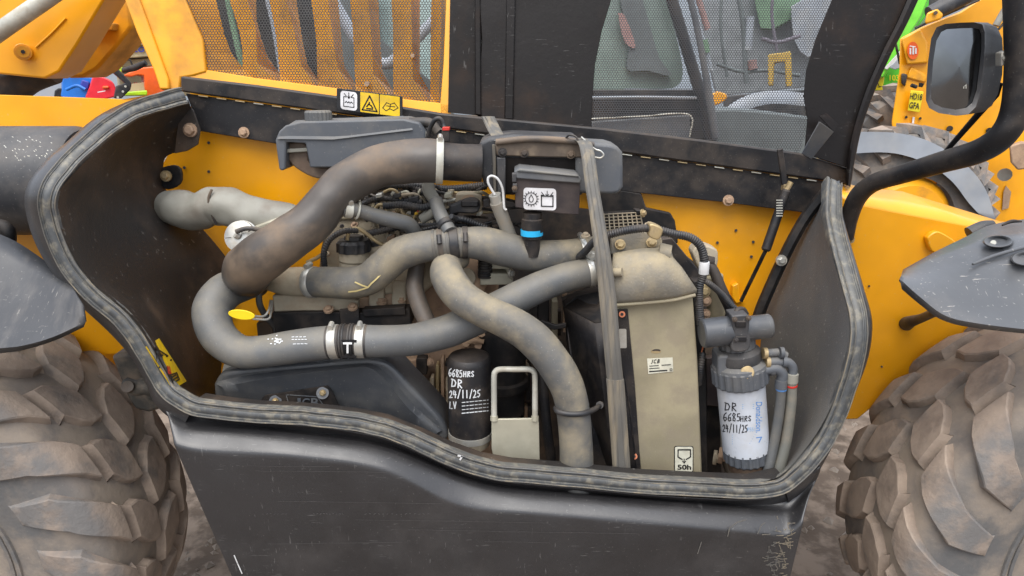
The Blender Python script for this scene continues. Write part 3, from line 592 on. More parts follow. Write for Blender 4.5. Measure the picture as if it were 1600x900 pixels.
honeycomb('perforated_screen', [(966,-30),(955,0),(948,22),(948,24),(940,50),(935,60),(931,85),(928,110),(926,150),(925,197),(1250,238),(1258,210),(1262,180),(1257,150),(1257,120),(1263,92),(1278,55),(1298,5),(1310,-30)], 4.0, .75, lambda x, y: PB(x, y, .006), 'screen_black', bon, label='fine black mesh in front of the cab')
# ---- warning plate on the rail
def at(Y): return lambda x, y: P(x, y, Y)
def shear(x, y): return (x, y + (x - 578) * .125)
wp = poly('warning_plate', [shear(*p) for p in rrect(526, 144, 629, 178, 2)], .462, .004, 'ink', bon, label='small plate with a white coolant pictogram and yellow warnings', bevel=.001)
mp = lambda x, y: P(*shear(x, y), .4605)
poly('label_field', [shear(*p) for p in rrect(532, 147, 558, 176, 5)], .461, .001, 'white_label', wp)
poly('label_field', [shear(*p) for p in rrect(563, 145.5, 592, 176.5, 1)], .461, .001, 'yellow_label', wp)
poly('label_field', [shear(*p) for p in rrect(593.5, 145.5, 624.5, 176.5, 1)], .461, .001, 'yellow_label', wp)
ribbon('pictogram', [[(541,156),(537,156),(537,171),(553,171),(553,156),(549,156)], [(545,149),(545,157)], [(543,155),(545,158),(547,155)], [(538,151),(541,155)], [(552,151),(549,155)], [(539,165),(541,163),(543,165),(545,163),(547,165),(549,163),(551,165)]], 1.3, 'ink', wp, mp)
ribbon('pictogram', [[(566,173),(577.5,150),(589,173),(566,173)], [(573,167),(576,163),(580,165),(582,168)], [(573,170),(582,170)], [(577,160),(577,163)]], 2.2, 'ink', wp, mp)
ribbon('pictogram', [[(598,166),(604,157),(610,159),(616,156),(622,163),(615,168),(609,166),(603,170),(598,166)], [(604,162),(617,162)], [(610,159),(609,166)]], 1.2, 'ink', wp, mp)
# ---- latch plate, gas strut
poly('latch_plate', [(1253,240,.44),(1281,190,.40),(1303,206,.40),(1268,249,.45)], .44, .006, 'plastic_grey', T, bevel=.001)
poly('latch_plate', [(1281,182,.46),(1292,177,.47),(1310,194,.47),(1303,206,.46)], .46, .005, 'bonnet_black', T)
gs = cyl('gas_strut', (1229,296,.42), (1196,392,.40), 7.5, 'frame_black', T, seg=18, prof=[(0,.6),(.03,.95),(.97,1),(1,.7)], label='black gas strut holding the bonnet up')
cyl('rod', (1196,392,.40), (1158,470,.45), 3.2, 'black', gs, seg=10)
cyl('ball_joint', (1236,284,.42), (1227,300,.42), 4.5, 'brass', gs, seg=10)
cyl('ball_joint', (1228,293,.43), (1222,293,.43), 5.5, 'brass', gs, seg=10)
poly('strut_bracket', [(1215,234),(1224,232),(1231,286),(1222,290),(1219,262)], .41, .01, 'frame_black', gs, bevel=.002)
poly('strut_bracket', [(1145,447),(1154,443),(1156,466),(1164,470),(1150,474),(1144,464)], .52, .018, 'yellow', gs, bevel=.002)
lettering('IIIIIII', lambda x, y: P(x, y, .395), 'pale', gs, 1213, 312, 1223, 338, rot=90, name='print')
# ---- boom and pivot, upper left
bm = poly('lift_boom', [(-60,-40),(200,-40),(168,-10),(120,70),(92,112),(70,123),(40,120),(-60,110)], .75, .12, 'yellow', T, bevel=.006, label='yellow rear end of the lift boom with a pin')
cyl('pin', (36,81,.745), (36,81,.725), 12.5, 'yellow', bm, seg=24, bevel=.002); cyl('pin_cap', (36,81,.724), (36,81,.715), 8.5, 'yellow_dirty', bm, seg=20); cyl('pin_bolt', (36,81,.714), (36,81,.708), 3.2, 'frame_black', bm, seg=6)
tube('weld_edge', [(56,74,.748,1.6),(80,52,.748,1.6),(103,28,.748,1.6)], 'yellow', bm, seg=8)
tube('ram_rod', [(-40,78,.66,13),(10,42,.66,13),(75,-3,.66,13),(120,-35,.66,13)], 'pale', T, seg=24, label='pale greasy ram rod crossing the boom')
tower = poly('boom_tower', [(150,-40),(196,-40),(206,42),(178,78),(152,108),(130,121),(108,122),(88,112),(112,70),(146,20)], 1.0, .15, 'yellow_dirty', T, bevel=.01, label='dirty yellow boom mounting behind the boom end')
poly('rib', [(132,30),(178,36),(176,48),(128,44)], .97, .04, 'yellow_dirty', tower, bevel=.004)
tube('greasy_joint', smooth := [(92,98,.96,12),(105,92,.94,15),(118,88,.94,13),(130,90,.97,8)], 'soot_shade', tower, seg=12, lump=.5)
tube('lower_ram', [(-60,130,.9,24),(10,138,.9,24),(52,122,.9,20),(85,112,.9,18)], 'soot_shade', T, seg=18, label='dirty black ram below the boom')
# ---- cab behind the bonnet
cab = poly('cab', [(925,190),(1078,180),(1080,240),(925,260)], 1.35, .03, 'plastic_grey', T, bevel=.004, label='black-framed cab seen through the mesh')
poly('door_panel', [(900,140),(1092,140),(1120,260),(900,260)], 1.40, .04, 'frame_black', cab, bevel=.006)
tube('door_rail', [(900,153,1.33,2.2),(1000,152,1.33,2.2),(1088,153,1.33,2.2)], 'grey_paint', cab, seg=8)
tube('door_edge', [(900,187,1.33,1.3),(1000,182,1.33,1.3),(1076,179,1.33,1.3),(1078,214,1.33,1.3)], 'pale', cab, seg=8)
poly('window', smooth_poly([(900,-60),(1032,-60),(1048,20),(1066,100),(1062,130),(1040,139),(980,138),(900,138)], 3), 1.42, .01, 'glass_green', cab)
poly('seat', smooth_poly([(985,-60),(1010,20),(1030,90),(1050,118),(1010,110),(980,108),(985,60),(970,0)], 3), 1.38, .03, 'seat_grey', cab)
poly('seat', smooth_poly([(966,20),(976,24),(990,60),(992,75),(978,68),(970,45)], 3), 1.37, .01, 'pink', cab)
tube('pillar', [(1030,-60,1.36,9),(1056,20,1.36,9),(1080,100,1.36,9),(1095,150,1.36,9),(1110,215,1.36,9),(1118,260,1.36,9)], 'frame_black', cab, seg=10)
tube('pillar', [(1062,-60,1.3,5),(1084,20,1.3,5),(1098,90,1.3,5),(1108,150,1.3,6),(1118,215,1.3,6)], 'plastic_grey', cab, seg=10)
poly('hood', smooth_poly([(1112,172),(1150,170),(1262,182),(1300,200),(1300,270),(1130,262),(1116,215)], 2), 1.5, .2, 'seat_grey', cab, bevel=.01)
poly('cab_wall', [(300,-60),(470,-60),(500,60),(560,200),(300,170)], 1.9, .05, 'frame_black', cab); tube('cab_rail', [(345,-60,1.8,5),(362,30,1.8,5),(380,110,1.8,5)], 'green_dim', cab, seg=8); tube('cab_rail', [(400,-60,1.8,4),(425,30,1.8,4),(440,120,1.8,4)], 'grey_paint', cab, seg=8)
poly('cab_wall', [(525,-60),(585,-60),(592,60),(700,150),(720,220),(525,200)], 1.8, .05, 'seat_grey', cab)
poly('window', [(470,-60),(526,-60),(526,60),(490,80)], 1.95, .01, 'glass_green', cab); poly('window', [(585,-60),(705,-60),(705,160),(640,120),(592,60)], 1.95, .01, 'glass_pale', cab)
tube('grey_hose', [(500,-40,1.6,9),(555,60,1.6,10),(600,100,1.6,9),(640,70,1.6,9),(690,20,1.6,8)], 'grey_paint', cab, seg=12)
# ================================================================ engine
EN = poly('engine', [(598,505),(640,500),(700,520),(765,520),(770,720),(700,715),(640,620),(600,590)], .36, .15, 'rust', T, bevel=.006, label='rusty brown engine block with tan rocker cover and black wiring')
def e(name, pts, Y, th, m='cast', bevel=.004, par=None, **k): return poly(name, pts, Y, th, m, par or EN, bevel=bevel, **k)
e('cylinder_head', [(432,462),(500,458),(560,466),(640,455),(650,470),(646,488),(560,490),(500,486),(425,492),(424,475)], .30, .2, 'rust')
e('cylinder_head', [(640,400),(760,400),(780,440),(770,520),(640,520)], .40, .1, 'rust')
for x, y, r in ((438,471,6),(480,466,6),(513,472,5),(551,474,5),(596,470,6),(628,468,5)): bolt(x, y, .29, r, 'rust', EN, ax=(0, -.4, 1))
for x0, x1, y0, y1 in ((430,470,462,488),(478,500,452,488),(505,560,470,485),(576,600,448,480),(612,634,440,478)): e('flange_boss', rrect(x0, y0, x1, y1, 4), .285, .05, 'cast')
e('rocker_cover', smooth_poly([(500,390),(512,352),(540,338),(600,330),(680,334),(700,350),(700,420),(640,470),(560,470),(500,462)], 3), .37, .14, 'cast', bevel=.012, seg=3)
e('cover_ridge', [(520,345),(530,332),(620,322),(690,326),(700,338),(620,340)], .36, .10, 'tan', bevel=.006)
for k in range(6): e('cover_rib', rrect(600 + k * 17, 332, 607 + k * 17, 372, 2), .345, .04, 'cast', bevel=.002)
for x, y in ((520,350),(585,338),(640,336),(690,340),(610,372),(665,352)): bolt(x, y, .34, 5, 'zinc', EN, ax=(0, -.5, 1))
e('side_rail', [(424,489),(500,487),(560,489),(640,482),(643,508),(600,512),(520,514),(430,522)], .26, .08, 'black', bevel=.003)
e('rail_tab', [(530,484),(560,482),(563,512),(533,514)], .252, .01, 'frame_black', bevel=.002)
e('side_rail', [(566,484),(632,480),(634,492),(568,495)], .25, .03, 'black', bevel=.002)
for x, y in ((513,483),(551,479)): bolt(x, y, .25, 5.5, 'rust', EN, ax=(0, -.5, 1))
# casting on the side: ribs, brackets, pads
e('side_casting', [(600,566),(640,560),(656,580),(664,600),(688,600),(700,560),(716,560),(716,640),(696,690),(680,660),(650,620)], .33, .05, 'rust')
e('side_casting', [(638,562),(662,560),(664,585),(652,598),(636,590)], .31, .03, 'rust')
for x, y in ((644,590),(706,575),(690,648),(672,566)): bolt(x, y, .305, 4.5, 'rust', EN)
for k, (x0, x1, y0, y1, mm) in enumerate([(672,678,590,648,'cast'),(681,686,570,640,'brass'),(689,694,560,652,'rust'),(697,703,590,670,'cast'),(650,667,560,586,'black')]): e('side_rib', rrect(x0, y0, x1, y1, 2), .30, .03, mm, bevel=.002)
e('side_casting', [(690,560),(730,548),(772,552),(772,700),(700,700)], .37, .03, 'soot_shade')
for x, y, r in ((740,528,9),(752,520,7),(728,536,6),(747,540,6)): cyl('drain_plug', (x, y, .28), (x + 3, y, .34), r, 'rust', EN, seg=10)
tube('oil_pipe', [(722,552,.3,4),(726,540,.29,4),(740,532,.28,4),(756,534,.28,4)], 'rust', EN, seg=10)
# oil cap on its neck
cyl('filler_neck', (553,425,.29), (553,392,.29), 24, 'cast', EN, seg=24, prof=[(0,1.05),(.5,.9),(.6,1.0),(1,.95)])
cap_p, cap_q = P(553, 392, .29), P(553, 374, .29); s = SC(cap_p)
rows = []
for f, k in ((0, 1), (.75, 1), (1, .86)): rows.append([cap_p.lerp(cap_q, f) + Vector((math.cos(a), math.sin(a), 0)) * (27 * s * k * (1 if (j // 2) % 2 else .93)) for j, a in [(j, 2 * math.pi * j / 48) for j in range(48)]])
oc = link('oil_cap', mesh('oil_cap', *rings(rows)), 'conduit', EN, smooth=30); cylw('cap_grip', cap_q - Vector((0,0,.002)), cap_q + Vector((0, 0, .01)), 15 * s, 'conduit', oc, seg=6, bevel=.002)
# cast elbow on the left, with clamp
tube('cast_elbow', [(420,440,.30,14),(440,440,.28,20),(465,440,.27,23),(500,441,.26,23)], 'cast', EN, seg=24)
e('elbow_flange', [(425,462),(500,458),(560,470),(556,486),(470,486),(428,488)], .27, .05, 'cast')
# turbo actuator
ac = cylw('actuator', P(373,369,.20), P(385,372,.24), 25 * SC(P(373,369,.2)), 'zinc', EN, seg=32, prof=[(0,.55),(.06,.8),(.1,.98),(.35,1),(.4,1.06),(.5,1.06),(.55,.9),(1,.8)], label='round pale metal actuator can')
cylw('actuator_nose', P(368,366,.196), P(373,369,.2), 6 * SC(P(373,369,.2)), 'zinc', ac, seg=16)
ribbon('pictogram', [[(352,372),(361,371)], [(367,382),(374,377),(378,383)], [(388,362),(392,360)]], 1.2, 'soot_shade', ac, at(.196))
tube('actuator_hose', [(369,362,.19,3.8),(385,357,.19,3.8),(405,359,.2,3.8),(425,365,.22,3.8),(450,366,.24,3.8)], 'hose_dark', ac, seg=12)
e('actuator_bracket', [(372,390),(388,384),(420,372),(470,345),(500,350),(482,366),(440,378),(404,398),(380,400)], .25, .02, 'plated', bevel=.002)
e('actuator_bracket', [(362,386),(378,388),(374,396),(366,395)], .205, .02, 'white', bevel=.002)
e('blue_tag', [(400,365),(413,364),(411,378),(402,379)], .235, .004, 'ink_navy', bevel=0)
e('heat_shield', [(392,356),(440,338),(470,340),(500,360),(470,392),(420,400)], .30, .02, 'plated')
# alternator, belt pulley, brackets
al = cyl('alternator', (730,432,.28), (738,425,.40), 34, 'rust', EN, seg=30, prof=[(0,.55),(.03,.8),(.1,1),(.5,1),(.55,.94),(1,.94)], label='rusty alternator behind the hoses')
cyl('alternator_pulley', (728,434,.272), (730,432,.29), 15, 'cast', al, seg=20)
pl = cyl('belt_pulley', (758,400,.27), (758,432,.27), 10, 'black', EN, seg=20)
for k in range(8): cyl('belt_rib', (758, 403 + k * 4, .27), (758, 405 + k * 4, .27), 11.5, 'conduit', pl, seg=18)
br = e('alternator_bracket', [(750,430),(765,428),(800,428),(802,445),(750,446)], .26, .05, 'plated', bevel=.003)
e('alternator_bracket', [(766,412),(792,413),(797,418),(801,430),(794,430),(790,421),(766,420)], .27, .05, 'plated', bevel=.002)
bolt(799, 427, .25, 5, 'zinc', EN, ax=(1, -.5, 0))
e('water_outlet', smooth_poly([(712,304),(720,302),(750,303),(753,310),(752,332),(745,336),(718,333),(711,326)], 2), .30, .04, 'cast')
cyl('outlet_cap', (733,318,.29), (733,318,.33), 14, 'rust', EN, seg=20)
e('sensor_plug', smooth_poly([(702,322),(712,318),(726,312),(740,310),(750,318),(748,330),(738,334),(716,333),(702,336)], 2), .27, .03, 'conduit')
e('sensor_plug', rrect(720, 313, 748, 324, 3), .262, .02, 'frame_black')
# injectors, pipes and small fittings over the cover
for k, (x, y) in enumerate([(575,322),(600,318),(626,330),(662,312),(695,318),(584,348),(704,302),(680,300)]):
    ij = cyl('injector', (x, y + 14, .33), (x + 1, y - 6, .33), 5, 'cast', EN, seg=12, prof=[(0,1.2),(.4,1.2),(.42,.8),(.8,.8),(.82,1.1),(1,1)])
for pts in [[(543,375,.27,3.2),(545,362,.27,3.2),(556,357,.27,3.2),(568,362,.27,3.2),(590,378,.27,3.2),(610,388,.28,3.2)],
            [(586,326,.28,2.6),(592,320,.28,2.6),(600,322,.28,2.6),(606,332,.28,2.6),(620,334,.3,2.6)], [(618,320,.29,2.4),(624,322,.28,2.4),(630,334,.28,2.4),(640,338,.3,2.4)],
            [(560,340,.3,2.4),(580,326,.29,2.4),(600,340,.29,2.4),(622,352,.3,2.4)], [(640,350,.3,2.6),(655,330,.29,2.6),(672,322,.29,2.6),(690,330,.3,2.6)],
            [(600,300,.3,2.4),(612,296,.29,2.4),(622,302,.29,2.4),(628,316,.3,2.4)], [(480,410,.3,3),(500,400,.29,3),(512,384,.28,3)]]: tube('fuel_pipe', pts, 'brass', EN, seg=8)
for pts, r_ in [([(507,415,.27),(506,395,.26),(515,375,.26),(535,362,.26),(560,360,.27)], 5), ([(600,322,.28),(630,320,.27),(660,324,.27),(680,318,.28)], 6), ([(560,300,.34),(600,290,.33),(650,290,.33),(700,296,.34),(760,290,.36)], 7),
            ([(560,322,.32),(590,310,.3),(620,312,.3),(660,316,.29)], 5), ([(570,366,.28),(600,360,.28),(640,352,.29),(700,350,.29)], 5.5), ([(700,345,.27),(720,342,.26),(740,348,.27),(760,356,.28)], 5.5), ([(640,290,.33),(662,300,.32),(672,318,.3),(668,336,.3)], 5),
            ([(575,300,.34),(590,320,.33),(570,344,.32)], 5), ([(610,350,.29),(640,362,.29),(690,352,.28),(730,352,.28)], 4)]: tube('wiring_conduit', [(p[0], p[1], p[2], r_) for p in pts], 'conduit', EN, seg=12, rib=4)
for k in range(26):
    x = random.uniform(560, 770); y = random.uniform(285, 350); pts = [(x, y, .34 + random.uniform(-.02, .03), 2.2)]
    for j in range(3): pts.append((pts[-1][0] + random.uniform(8, 34), pts[-1][1] + random.uniform(-14, 14), pts[0][2] + random.uniform(-.02, .02), 2.2))
    tube('wire', pts, random.choice(['black', 'conduit', 'conduit', 'soot_shade', 'brass', 'hose_dark']), EN, seg=6, n=5)
for x, y, w_, h_, mm in ((646,312,16,8,'conduit'),(686,326,14,9,'frame_black'),(620,306,12,7,'conduit'),(650,334,5,4,'amber'),(653,330,3,3,'red'),(700,306,12,7,'plated'),(672,340,18,8,'hose_dark'),(664,350,26,9,'cast'),(760,318,10,12,'soot_shade'),(600,352,16,8,'frame_black'),(640,372,14,8,'cast'),(592,306,10,6,'zinc')):
    e('connector', rrect(x - w_ / 2, y - h_ / 2, x + w_ / 2, y + h_ / 2, 1.5, skew=(.1, -.2)), .285, .03, mm, bevel=.0015)
rnd = random.Random(5)                                    # small brackets, unions and clips packed over the head
for k in range(70):
    x = rnd.uniform(500, 760); y = rnd.uniform(296, 352) if k < 40 else rnd.uniform(352, 400); Y = .30 + rnd.uniform(-.01, .04); mm = rnd.choice(['cast', 'brass', 'rust', 'cast', 'pale', 'conduit', 'hose_dark', 'plated', 'tan', 'frame_black']); t_ = rnd.random()
    if t_ < .35: cyl('pipe_union', (x, y, Y), (x + rnd.uniform(-9, 9), y - rnd.uniform(2, 12), Y + rnd.uniform(-.01, .01)), rnd.uniform(2.5, 5.5), mm, EN, seg=10, prof=[(0,.8),(.3,.8),(.32,1.1),(.7,1.1),(.72,.8),(1,.7)])
    elif t_ < .6: e('clip', rrect(x - rnd.uniform(3, 9), y - rnd.uniform(2, 6), x + rnd.uniform(3, 9), y + rnd.uniform(2, 6), 1.5, skew=(rnd.uniform(-.3, .3), rnd.uniform(-.4, .4))), Y, .02, mm, bevel=.0015)
    elif t_ < .75: bolt(x, y, Y - .01, rnd.uniform(2.5, 4.5), mm, EN, ax=(rnd.uniform(-.3, .3), -.6, 1))
    else: tube('pipe', [(x, y, Y, 2.6), (x + rnd.uniform(5, 15), y - rnd.uniform(-6, 12), Y - .01, 2.6), (x + rnd.uniform(18, 34), y + rnd.uniform(-12, 12), Y, 2.6), (x + rnd.uniform(36, 50), y + rnd.uniform(-12, 16), Y + .01, 2.6)], mm, EN, seg=8)
for k in range(26):                                       # and down the side of the block
    x = rnd.uniform(640, 706); y = rnd.uniform(565, 660); mm = rnd.choice(['cast', 'rust', 'rust', 'brass', 'soot_shade', 'frame_black']); e('side_fitting', rrect(x, y, x + rnd.uniform(4, 12), y + rnd.uniform(6, 26), 1.5), .315 + rnd.uniform(-.01, .01), .03, mm, bevel=.002)
for k in range(16):
    x = rnd.uniform(800, 872); y = rnd.uniform(470, 700); e('linkage', rrect(x, y, x + rnd.uniform(4, 10), y + rnd.uniform(8, 50), 1.5), .40 + rnd.uniform(-.02, .02), .03, rnd.choice(['soot_shade', 'cast', 'frame_black', 'rust', 'black']), bevel=.002)
e('thermostat_housing', smooth_poly([(640,350),(690,348),(700,366),(690,400),(650,404),(632,380)], 2), .31, .05, 'cast')
e('intake_manifold', smooth_poly([(560,392),(600,384),(640,392),(660,420),(640,460),(570,456),(556,420)], 2), .30, .06, 'cast', bevel=.01)
# dark drum behind the oil filter, linkage and pipes low down
cyl('starter_drum', (785,500,.33), (785,640,.33), 40, 'black', EN, seg=28, prof=[(0,.9),(.06,1),(.4,1),(.42,.93),(.62,.93),(.64,1.04),(.72,1.04),(.74,.9),(1,.9)])
tube('drain_hose', [(846,560,.3,8),(850,620,.28,8),(856,680,.26,8),(868,760,.24,8)], 'frame_black', EN, seg=14)
for x, y, w_, h_, mm in ((812,590,30,36,'cast'),(822,600,16,26,'pink'),(808,622,20,16,'rust'),(790,600,12,20,'zinc'),(836,580,12,40,'soot_shade'),(820,640,40,10,'frame_black')): e('linkage', rrect(x - w_ / 2, y - h_ / 2, x + w_ / 2, y + h_ / 2, 3), .42, .03, mm)
cyl('linkage_pin', (852,594,.3), (872,598,.3), 4, 'zinc', EN, seg=12)
for x0, x1, y0, y1, mm in ((880,886,440,520,'rust'),(862,872,470,560,'tan'),(840,858,460,540,'frame_black'),(800,830,490,520,'soot_shade'),(868,880,540,580,'plastic')): e('frame_rib', rrect(x0, y0, x1, y1, 2), .36, .04, mm)
e('frame_rib', [(845,500),(868,508),(885,505),(885,512),(866,516),(843,508)], .2, .01, 'black', bevel=.002)
# dipstick with yellow tag
dp = e('dipstick_tag', [(377 + 21 * math.cos(a * .3927) , 492 + 7.5 * math.sin(a * .3927) + 2.5 * math.cos(a * .3927)) for a in range(16)], .085, .004, 'tag_yellow', bevel=.001, label='oval yellow dipstick tag')
tube('dipstick_wire', [(395,498,.088,1.8),(418,499,.12,1.8),(423,490,.15,1.8),(425,470,.24,1.8)], 'zinc', dp, seg=8); tube('dipstick_wire', [(395,494,.088,1.8),(412,494,.12,1.8),(420,484,.15,1.8),(423,470,.24,1.8)], 'zinc', dp, seg=8)
tube('engine_mount', [(404,452,.3,5),(406,476,.3,5),(416,494,.32,5),(430,510,.34,6),(440,540,.36,8)], 'hose', EN, seg=12)
e('engine_mount', [(400,505),(425,500),(430,570),(405,560)], .33, .06, 'soot_shade')
# belt guard
bg_ = poly('belt_guard', smooth_poly([(333,602),(340,590),(352,581),(400,574),(470,568),(560,560),(592,562),(612,572),(640,602),(672,635),(694,662),(697,690),(650,700),(560,690),(420,670),(344,648)], 3), .12, .12, 'guard', T, bevel=.012, seg=4, label='black moulded plastic belt guard with two bolts and raised logo')
loft('guard_ridge', [[P(*v) for v in spline(r, 5)] for r in ([(338,600,.118),(352,588,.13),(420,578,.13),(560,566,.13),(592,570,.13),(616,590,.13),(655,634,.13),(692,672,.12)],
   [(345,604,.104),(370,600,.100),(440,588,.096),(540,576,.094),(575,574,.096),(600,592,.098),(640,640,.1),(684,676,.108)], [(348,614,.112),(376,612,.108),(440,600,.104),(536,588,.102),(566,588,.104),(590,606,.106),(630,650,.108),(676,684,.112)], [(352,640,.122),(380,640,.122),(440,640,.122),(536,640,.122),(560,645,.122),(580,650,.122),(620,670,.122),(660,690,.122)])], 'guard', bg_, smooth=80)
poly('recess', smooth_poly([(409,624),(414,618),(430,616),(500,605),(512,604),(520,614),(528,632),(540,650),(409,650)], 2), .1005, .004, 'black', bg_)  # flat black plate: the recess's shade is put into its colour
for x, y in ((430,627),(504,614)): cyl('washer', (x, y, .1000), (x, y, .094), 9.5, 'plastic_grey', bg_, seg=24); bolt(x, y, .093, 4.2, 'brass', bg_, wash=1.2)
ribbon('moulded_frame', [[(447,617),(452,617),(496,620),(506,634),(454,640),(447,617)]], 1.6, 'plastic_grey', bg_, at(.0985))
for s_, x0, x1 in (('J', 459, 470), ('C', 472, 484), ('B', 486, 498)): lettering(s_, lambda x, y: P(x, y, .0985), 'plastic_grey', bg_, x0, 622, x1, 636, bold=.02, name='raised_letter')
poly('mount_tab', smooth_poly([(347,582),(350,569),(358,564),(370,566),(380,572),(376,580)], 2), .15, .008, 'zinc', T, bevel=.001, label='small drilled metal tab behind the belt guard'); 

# ================================================================ oil filter, handle
OF = cyl('oil_filter', (735,673,.13), (733,552,.13), 33.5, 'frame_black', T, seg=48, prof=[(0,.99),(.03,1.0),(.90,1.0),(.94,.97),(.975,.88),(.99,.72),(1,.3)], label='black oil filter canister with white handwriting')
cyl('seal_ring', (735,681,.13), (735,672,.13), 34.5, 'zinc', OF, seg=36); cyl('filter_head', (736,694,.13), (735,681,.13), 29, 'cast', OF, seg=28, r2=34)
poly('head_lug', [(714,688),(721,690),(723,700),(715,698)], .10, .01, 'cast', OF)
fc = (P(735, 673, .13) + P(733, 552, .13)) / 2; fax = (P(733, 552, .13) - P(735, 673, .13)).normalized(); fr = 33.5 * SC(P(735, 673, .13))
def on_cyl(pa, ax, r, off=.0006):
    """map a picture pixel onto the side of a cylinder"""
    def g(x, y):
        d = ray(x, y).normalized(); o = CAM - pa; dp_ = d - ax * d.dot(ax); op = o - ax * o.dot(ax); A = dp_.dot(dp_); B = 2 * dp_.dot(op); C = op.dot(op) - (r + off) ** 2; D = B * B - 4 * A * C
        t = (-B - math.sqrt(max(D, 0))) / (2 * A); return CAM + d * t
    return g
om = on_cyl(fc, fax, fr)
hand('6685', 701, 576, 5.6, 12, 1.5, om, 'ink_white', OF, .12); hand('HRS', 724, 580, 6, 9, 1.5, om, 'ink_white', OF, .02)
hand('DR', 705, 592, 9.5, 13, 1.8, om, 'ink_white', OF, .1); hand('24/11/25', 702, 610, 6.2, 12, 1.6, om, 'ink_white', OF, -.02); hand('LV', 702, 627, 6, 12, 1.6, om, 'ink_white', OF)
for k in range(4): ribbon('print', [[(x, 627 + k * 5.6 - (x - 742) * .10), (x + w_, 627 + k * 5.6 - (x + w_ - 742) * .10)] for x, w_ in ((722, 5), (729, 3), (734, 6), (742, 4), (748, 5), (755, 4), (761, 2))], 1.0 if k < 3 else 1.5, 'ink_white', OF, om)
HB = poly('tow_handle', [(768,656),(775,655),(835,654),(842,659),(844,735),(774,735),(768,700)], .07, .006, 'plated', T, bevel=.0015, label='cream plated bracket plate with a U-shaped handle')
tube('handle_loop', [(772,652,.075,4.6),(772,625,.075,4.6),(772,590,.075,4.6),(774,581,.075,4.6),(782,577,.075,4.6),(805,577,.075,4.6),(826,577,.075,4.6),(834,581,.075,4.6),(836,590,.075,4.6),(836,625,.075,4.6),(836,652,.075,4.6)], 'pale', HB, seg=14)
for x in (772, 836): cyl('weld', (x, 657, .072), (x, 650, .074), 6, 'plated', HB, seg=10)

# ================================================================ hoses
big = tube('intake_hose', [(394,426,.36,32),(387,428,.28,36),(388,421,.19,38),(408,402,.14,38),(446,377,.135,36),(486,347,.15,33.5),(515,312,.17,32),(546,283,.19,33),(587,262,.205,33),(630,253,.21,34),(662,251,.215,34),(692,252,.22,33)], 'hose_brown', T, seg=36, lump=.05, label='thick brown-grey intake hose rising to the air cleaner')
pa = o_path[big]; f = pa.near(688, 251); band('hose_clamp', pa, f, 11, 2.2, 'pale', big, screw=(0, -.3, 1))
tube('intake_pipe', [(690,252,.222,29),(720,254,.225,29),(752,255,.23,29)], 'frame_black', T, seg=32, label='black intake pipe between hose and air cleaner')
low = tube('charge_hose', [(400,440,.34,24),(375,445,.27,27),(348,458,.21,29),(331,485,.16,29),(340,523,.12,28),(372,548,.10,26),(410,549,.09,25),(450,543,.085,26),(500,536,.085,26),(545,533,.085,25.5),(600,533,.09,25),(650,530,.11,25),(700,517,.13,26),(745,497,.15,26),(790,474,.16,25),(840,450,.17,24.5),(885,433,.18,23),(930,424,.19,22)], 'hose', T, seg=36, lump=.02, label='long grey charge-air hose looping low across the bay')
pa = o_path[low]
for x, sc_ in ((522, 1), (564, 1)): band('hose_clamp', pa, pa.near(x, 534), 13, 1.6, 'zinc', low, screw=(0, -.25, 1)); band('clamp_liner', pa, pa.near(x, 534), 20, .6, 'hose_dark', low)
cp = band('coupling', pa, pa.near(543, 534), 24, 1.0, 'black', low)
for k in range(4): band('coupling_rib', pa, pa.near(534 + k * 6, 534), 3, 2.4, 'conduit', cp)
f543 = pa.near(545, 534); q, t_, u_, r_ = pa.at(f543); cm = on_cyl(q, t_, r_ + 3.2 * SC(q))
tg = poly('paper_tag', [(533,531),(557,531),(557,559),(533,559)], 0, .001, 'ink', low, mp=lambda x, y, Y: cm(x, y)); lettering('T', on_cyl(q, t_, r_ + 3.2 * SC(q), .002), 'white', tg, 536, 535, 550, 552, bold=.02)
hm = on_cyl(*[(pa.at(pa.near(450, 543))[i]) for i in (0, 1, 3)])
ribbon('print', [[(x, y), (x + random.uniform(1, 4), y + random.uniform(-1, 1))] for x, y in [(random.gauss(431, 5), random.gauss(532, 3.5)) for _ in range(16)]], 1.3, 'ink_white', low, hm)
ribbon('print', [[(456 + k * 6, 526.5), (459.5 + k * 6, 526.2)] for k in range(4)] + [[(456 + k * 5, 530.5 - k * .1), (459 + k * 5, 530.3)] for k in range(5)] + [[(458 + k * 6, 537.5 - k * .2), (462 + k * 6, 537.3)] for k in range(4)], .9, 'ink_white', low, hm)
band('hose_clamp', pa, pa.near(922, 426), 9, 1.5, 'zinc', low, screw=(0, .2, 1))
tube('outlet_stub', [(918,427,.19,19),(950,420,.2,19)], 'zinc', T, seg=24)
upp = tube('radiator_hose', [(488,441,.25,23),(510,441,.235,24.5),(545,442,.22,25),(575,436,.21,25),(598,418,.20,26),(622,398,.195,26),(655,387,.19,25),(690,382,.19,24),(725,379,.195,23.5),(755,381,.20,27),(790,390,.205,27),(830,399,.215,25),(870,399,.225,24),(905,392,.235,20),(930,388,.245,19)], 'hose_dusty', T, seg=36, lump=.03, label='grey radiator top hose crossing the middle of the bay')
pa = o_path[upp]
band('hose_clamp', pa, pa.near(487, 441), 12, 2, 'zinc', upp, screw=(0, -.1, 1)); band('clamp_liner', pa, pa.near(478, 441), 9, 1.5, 'hose_dark', upp)
for x in (688, 727): band('hose_clamp', pa, pa.near(x, 381), 8, 1.8, 'hose_dark', upp, screw=(0, -.9, .5), sm='hose_dark')
for x in (679, 698, 718): band('tape_band', pa, pa.near(x, 381), 4, 1.2, 'strip', upp)
band('coupling', pa, pa.near(708, 380), 14, 2.6, 'conduit', upp)
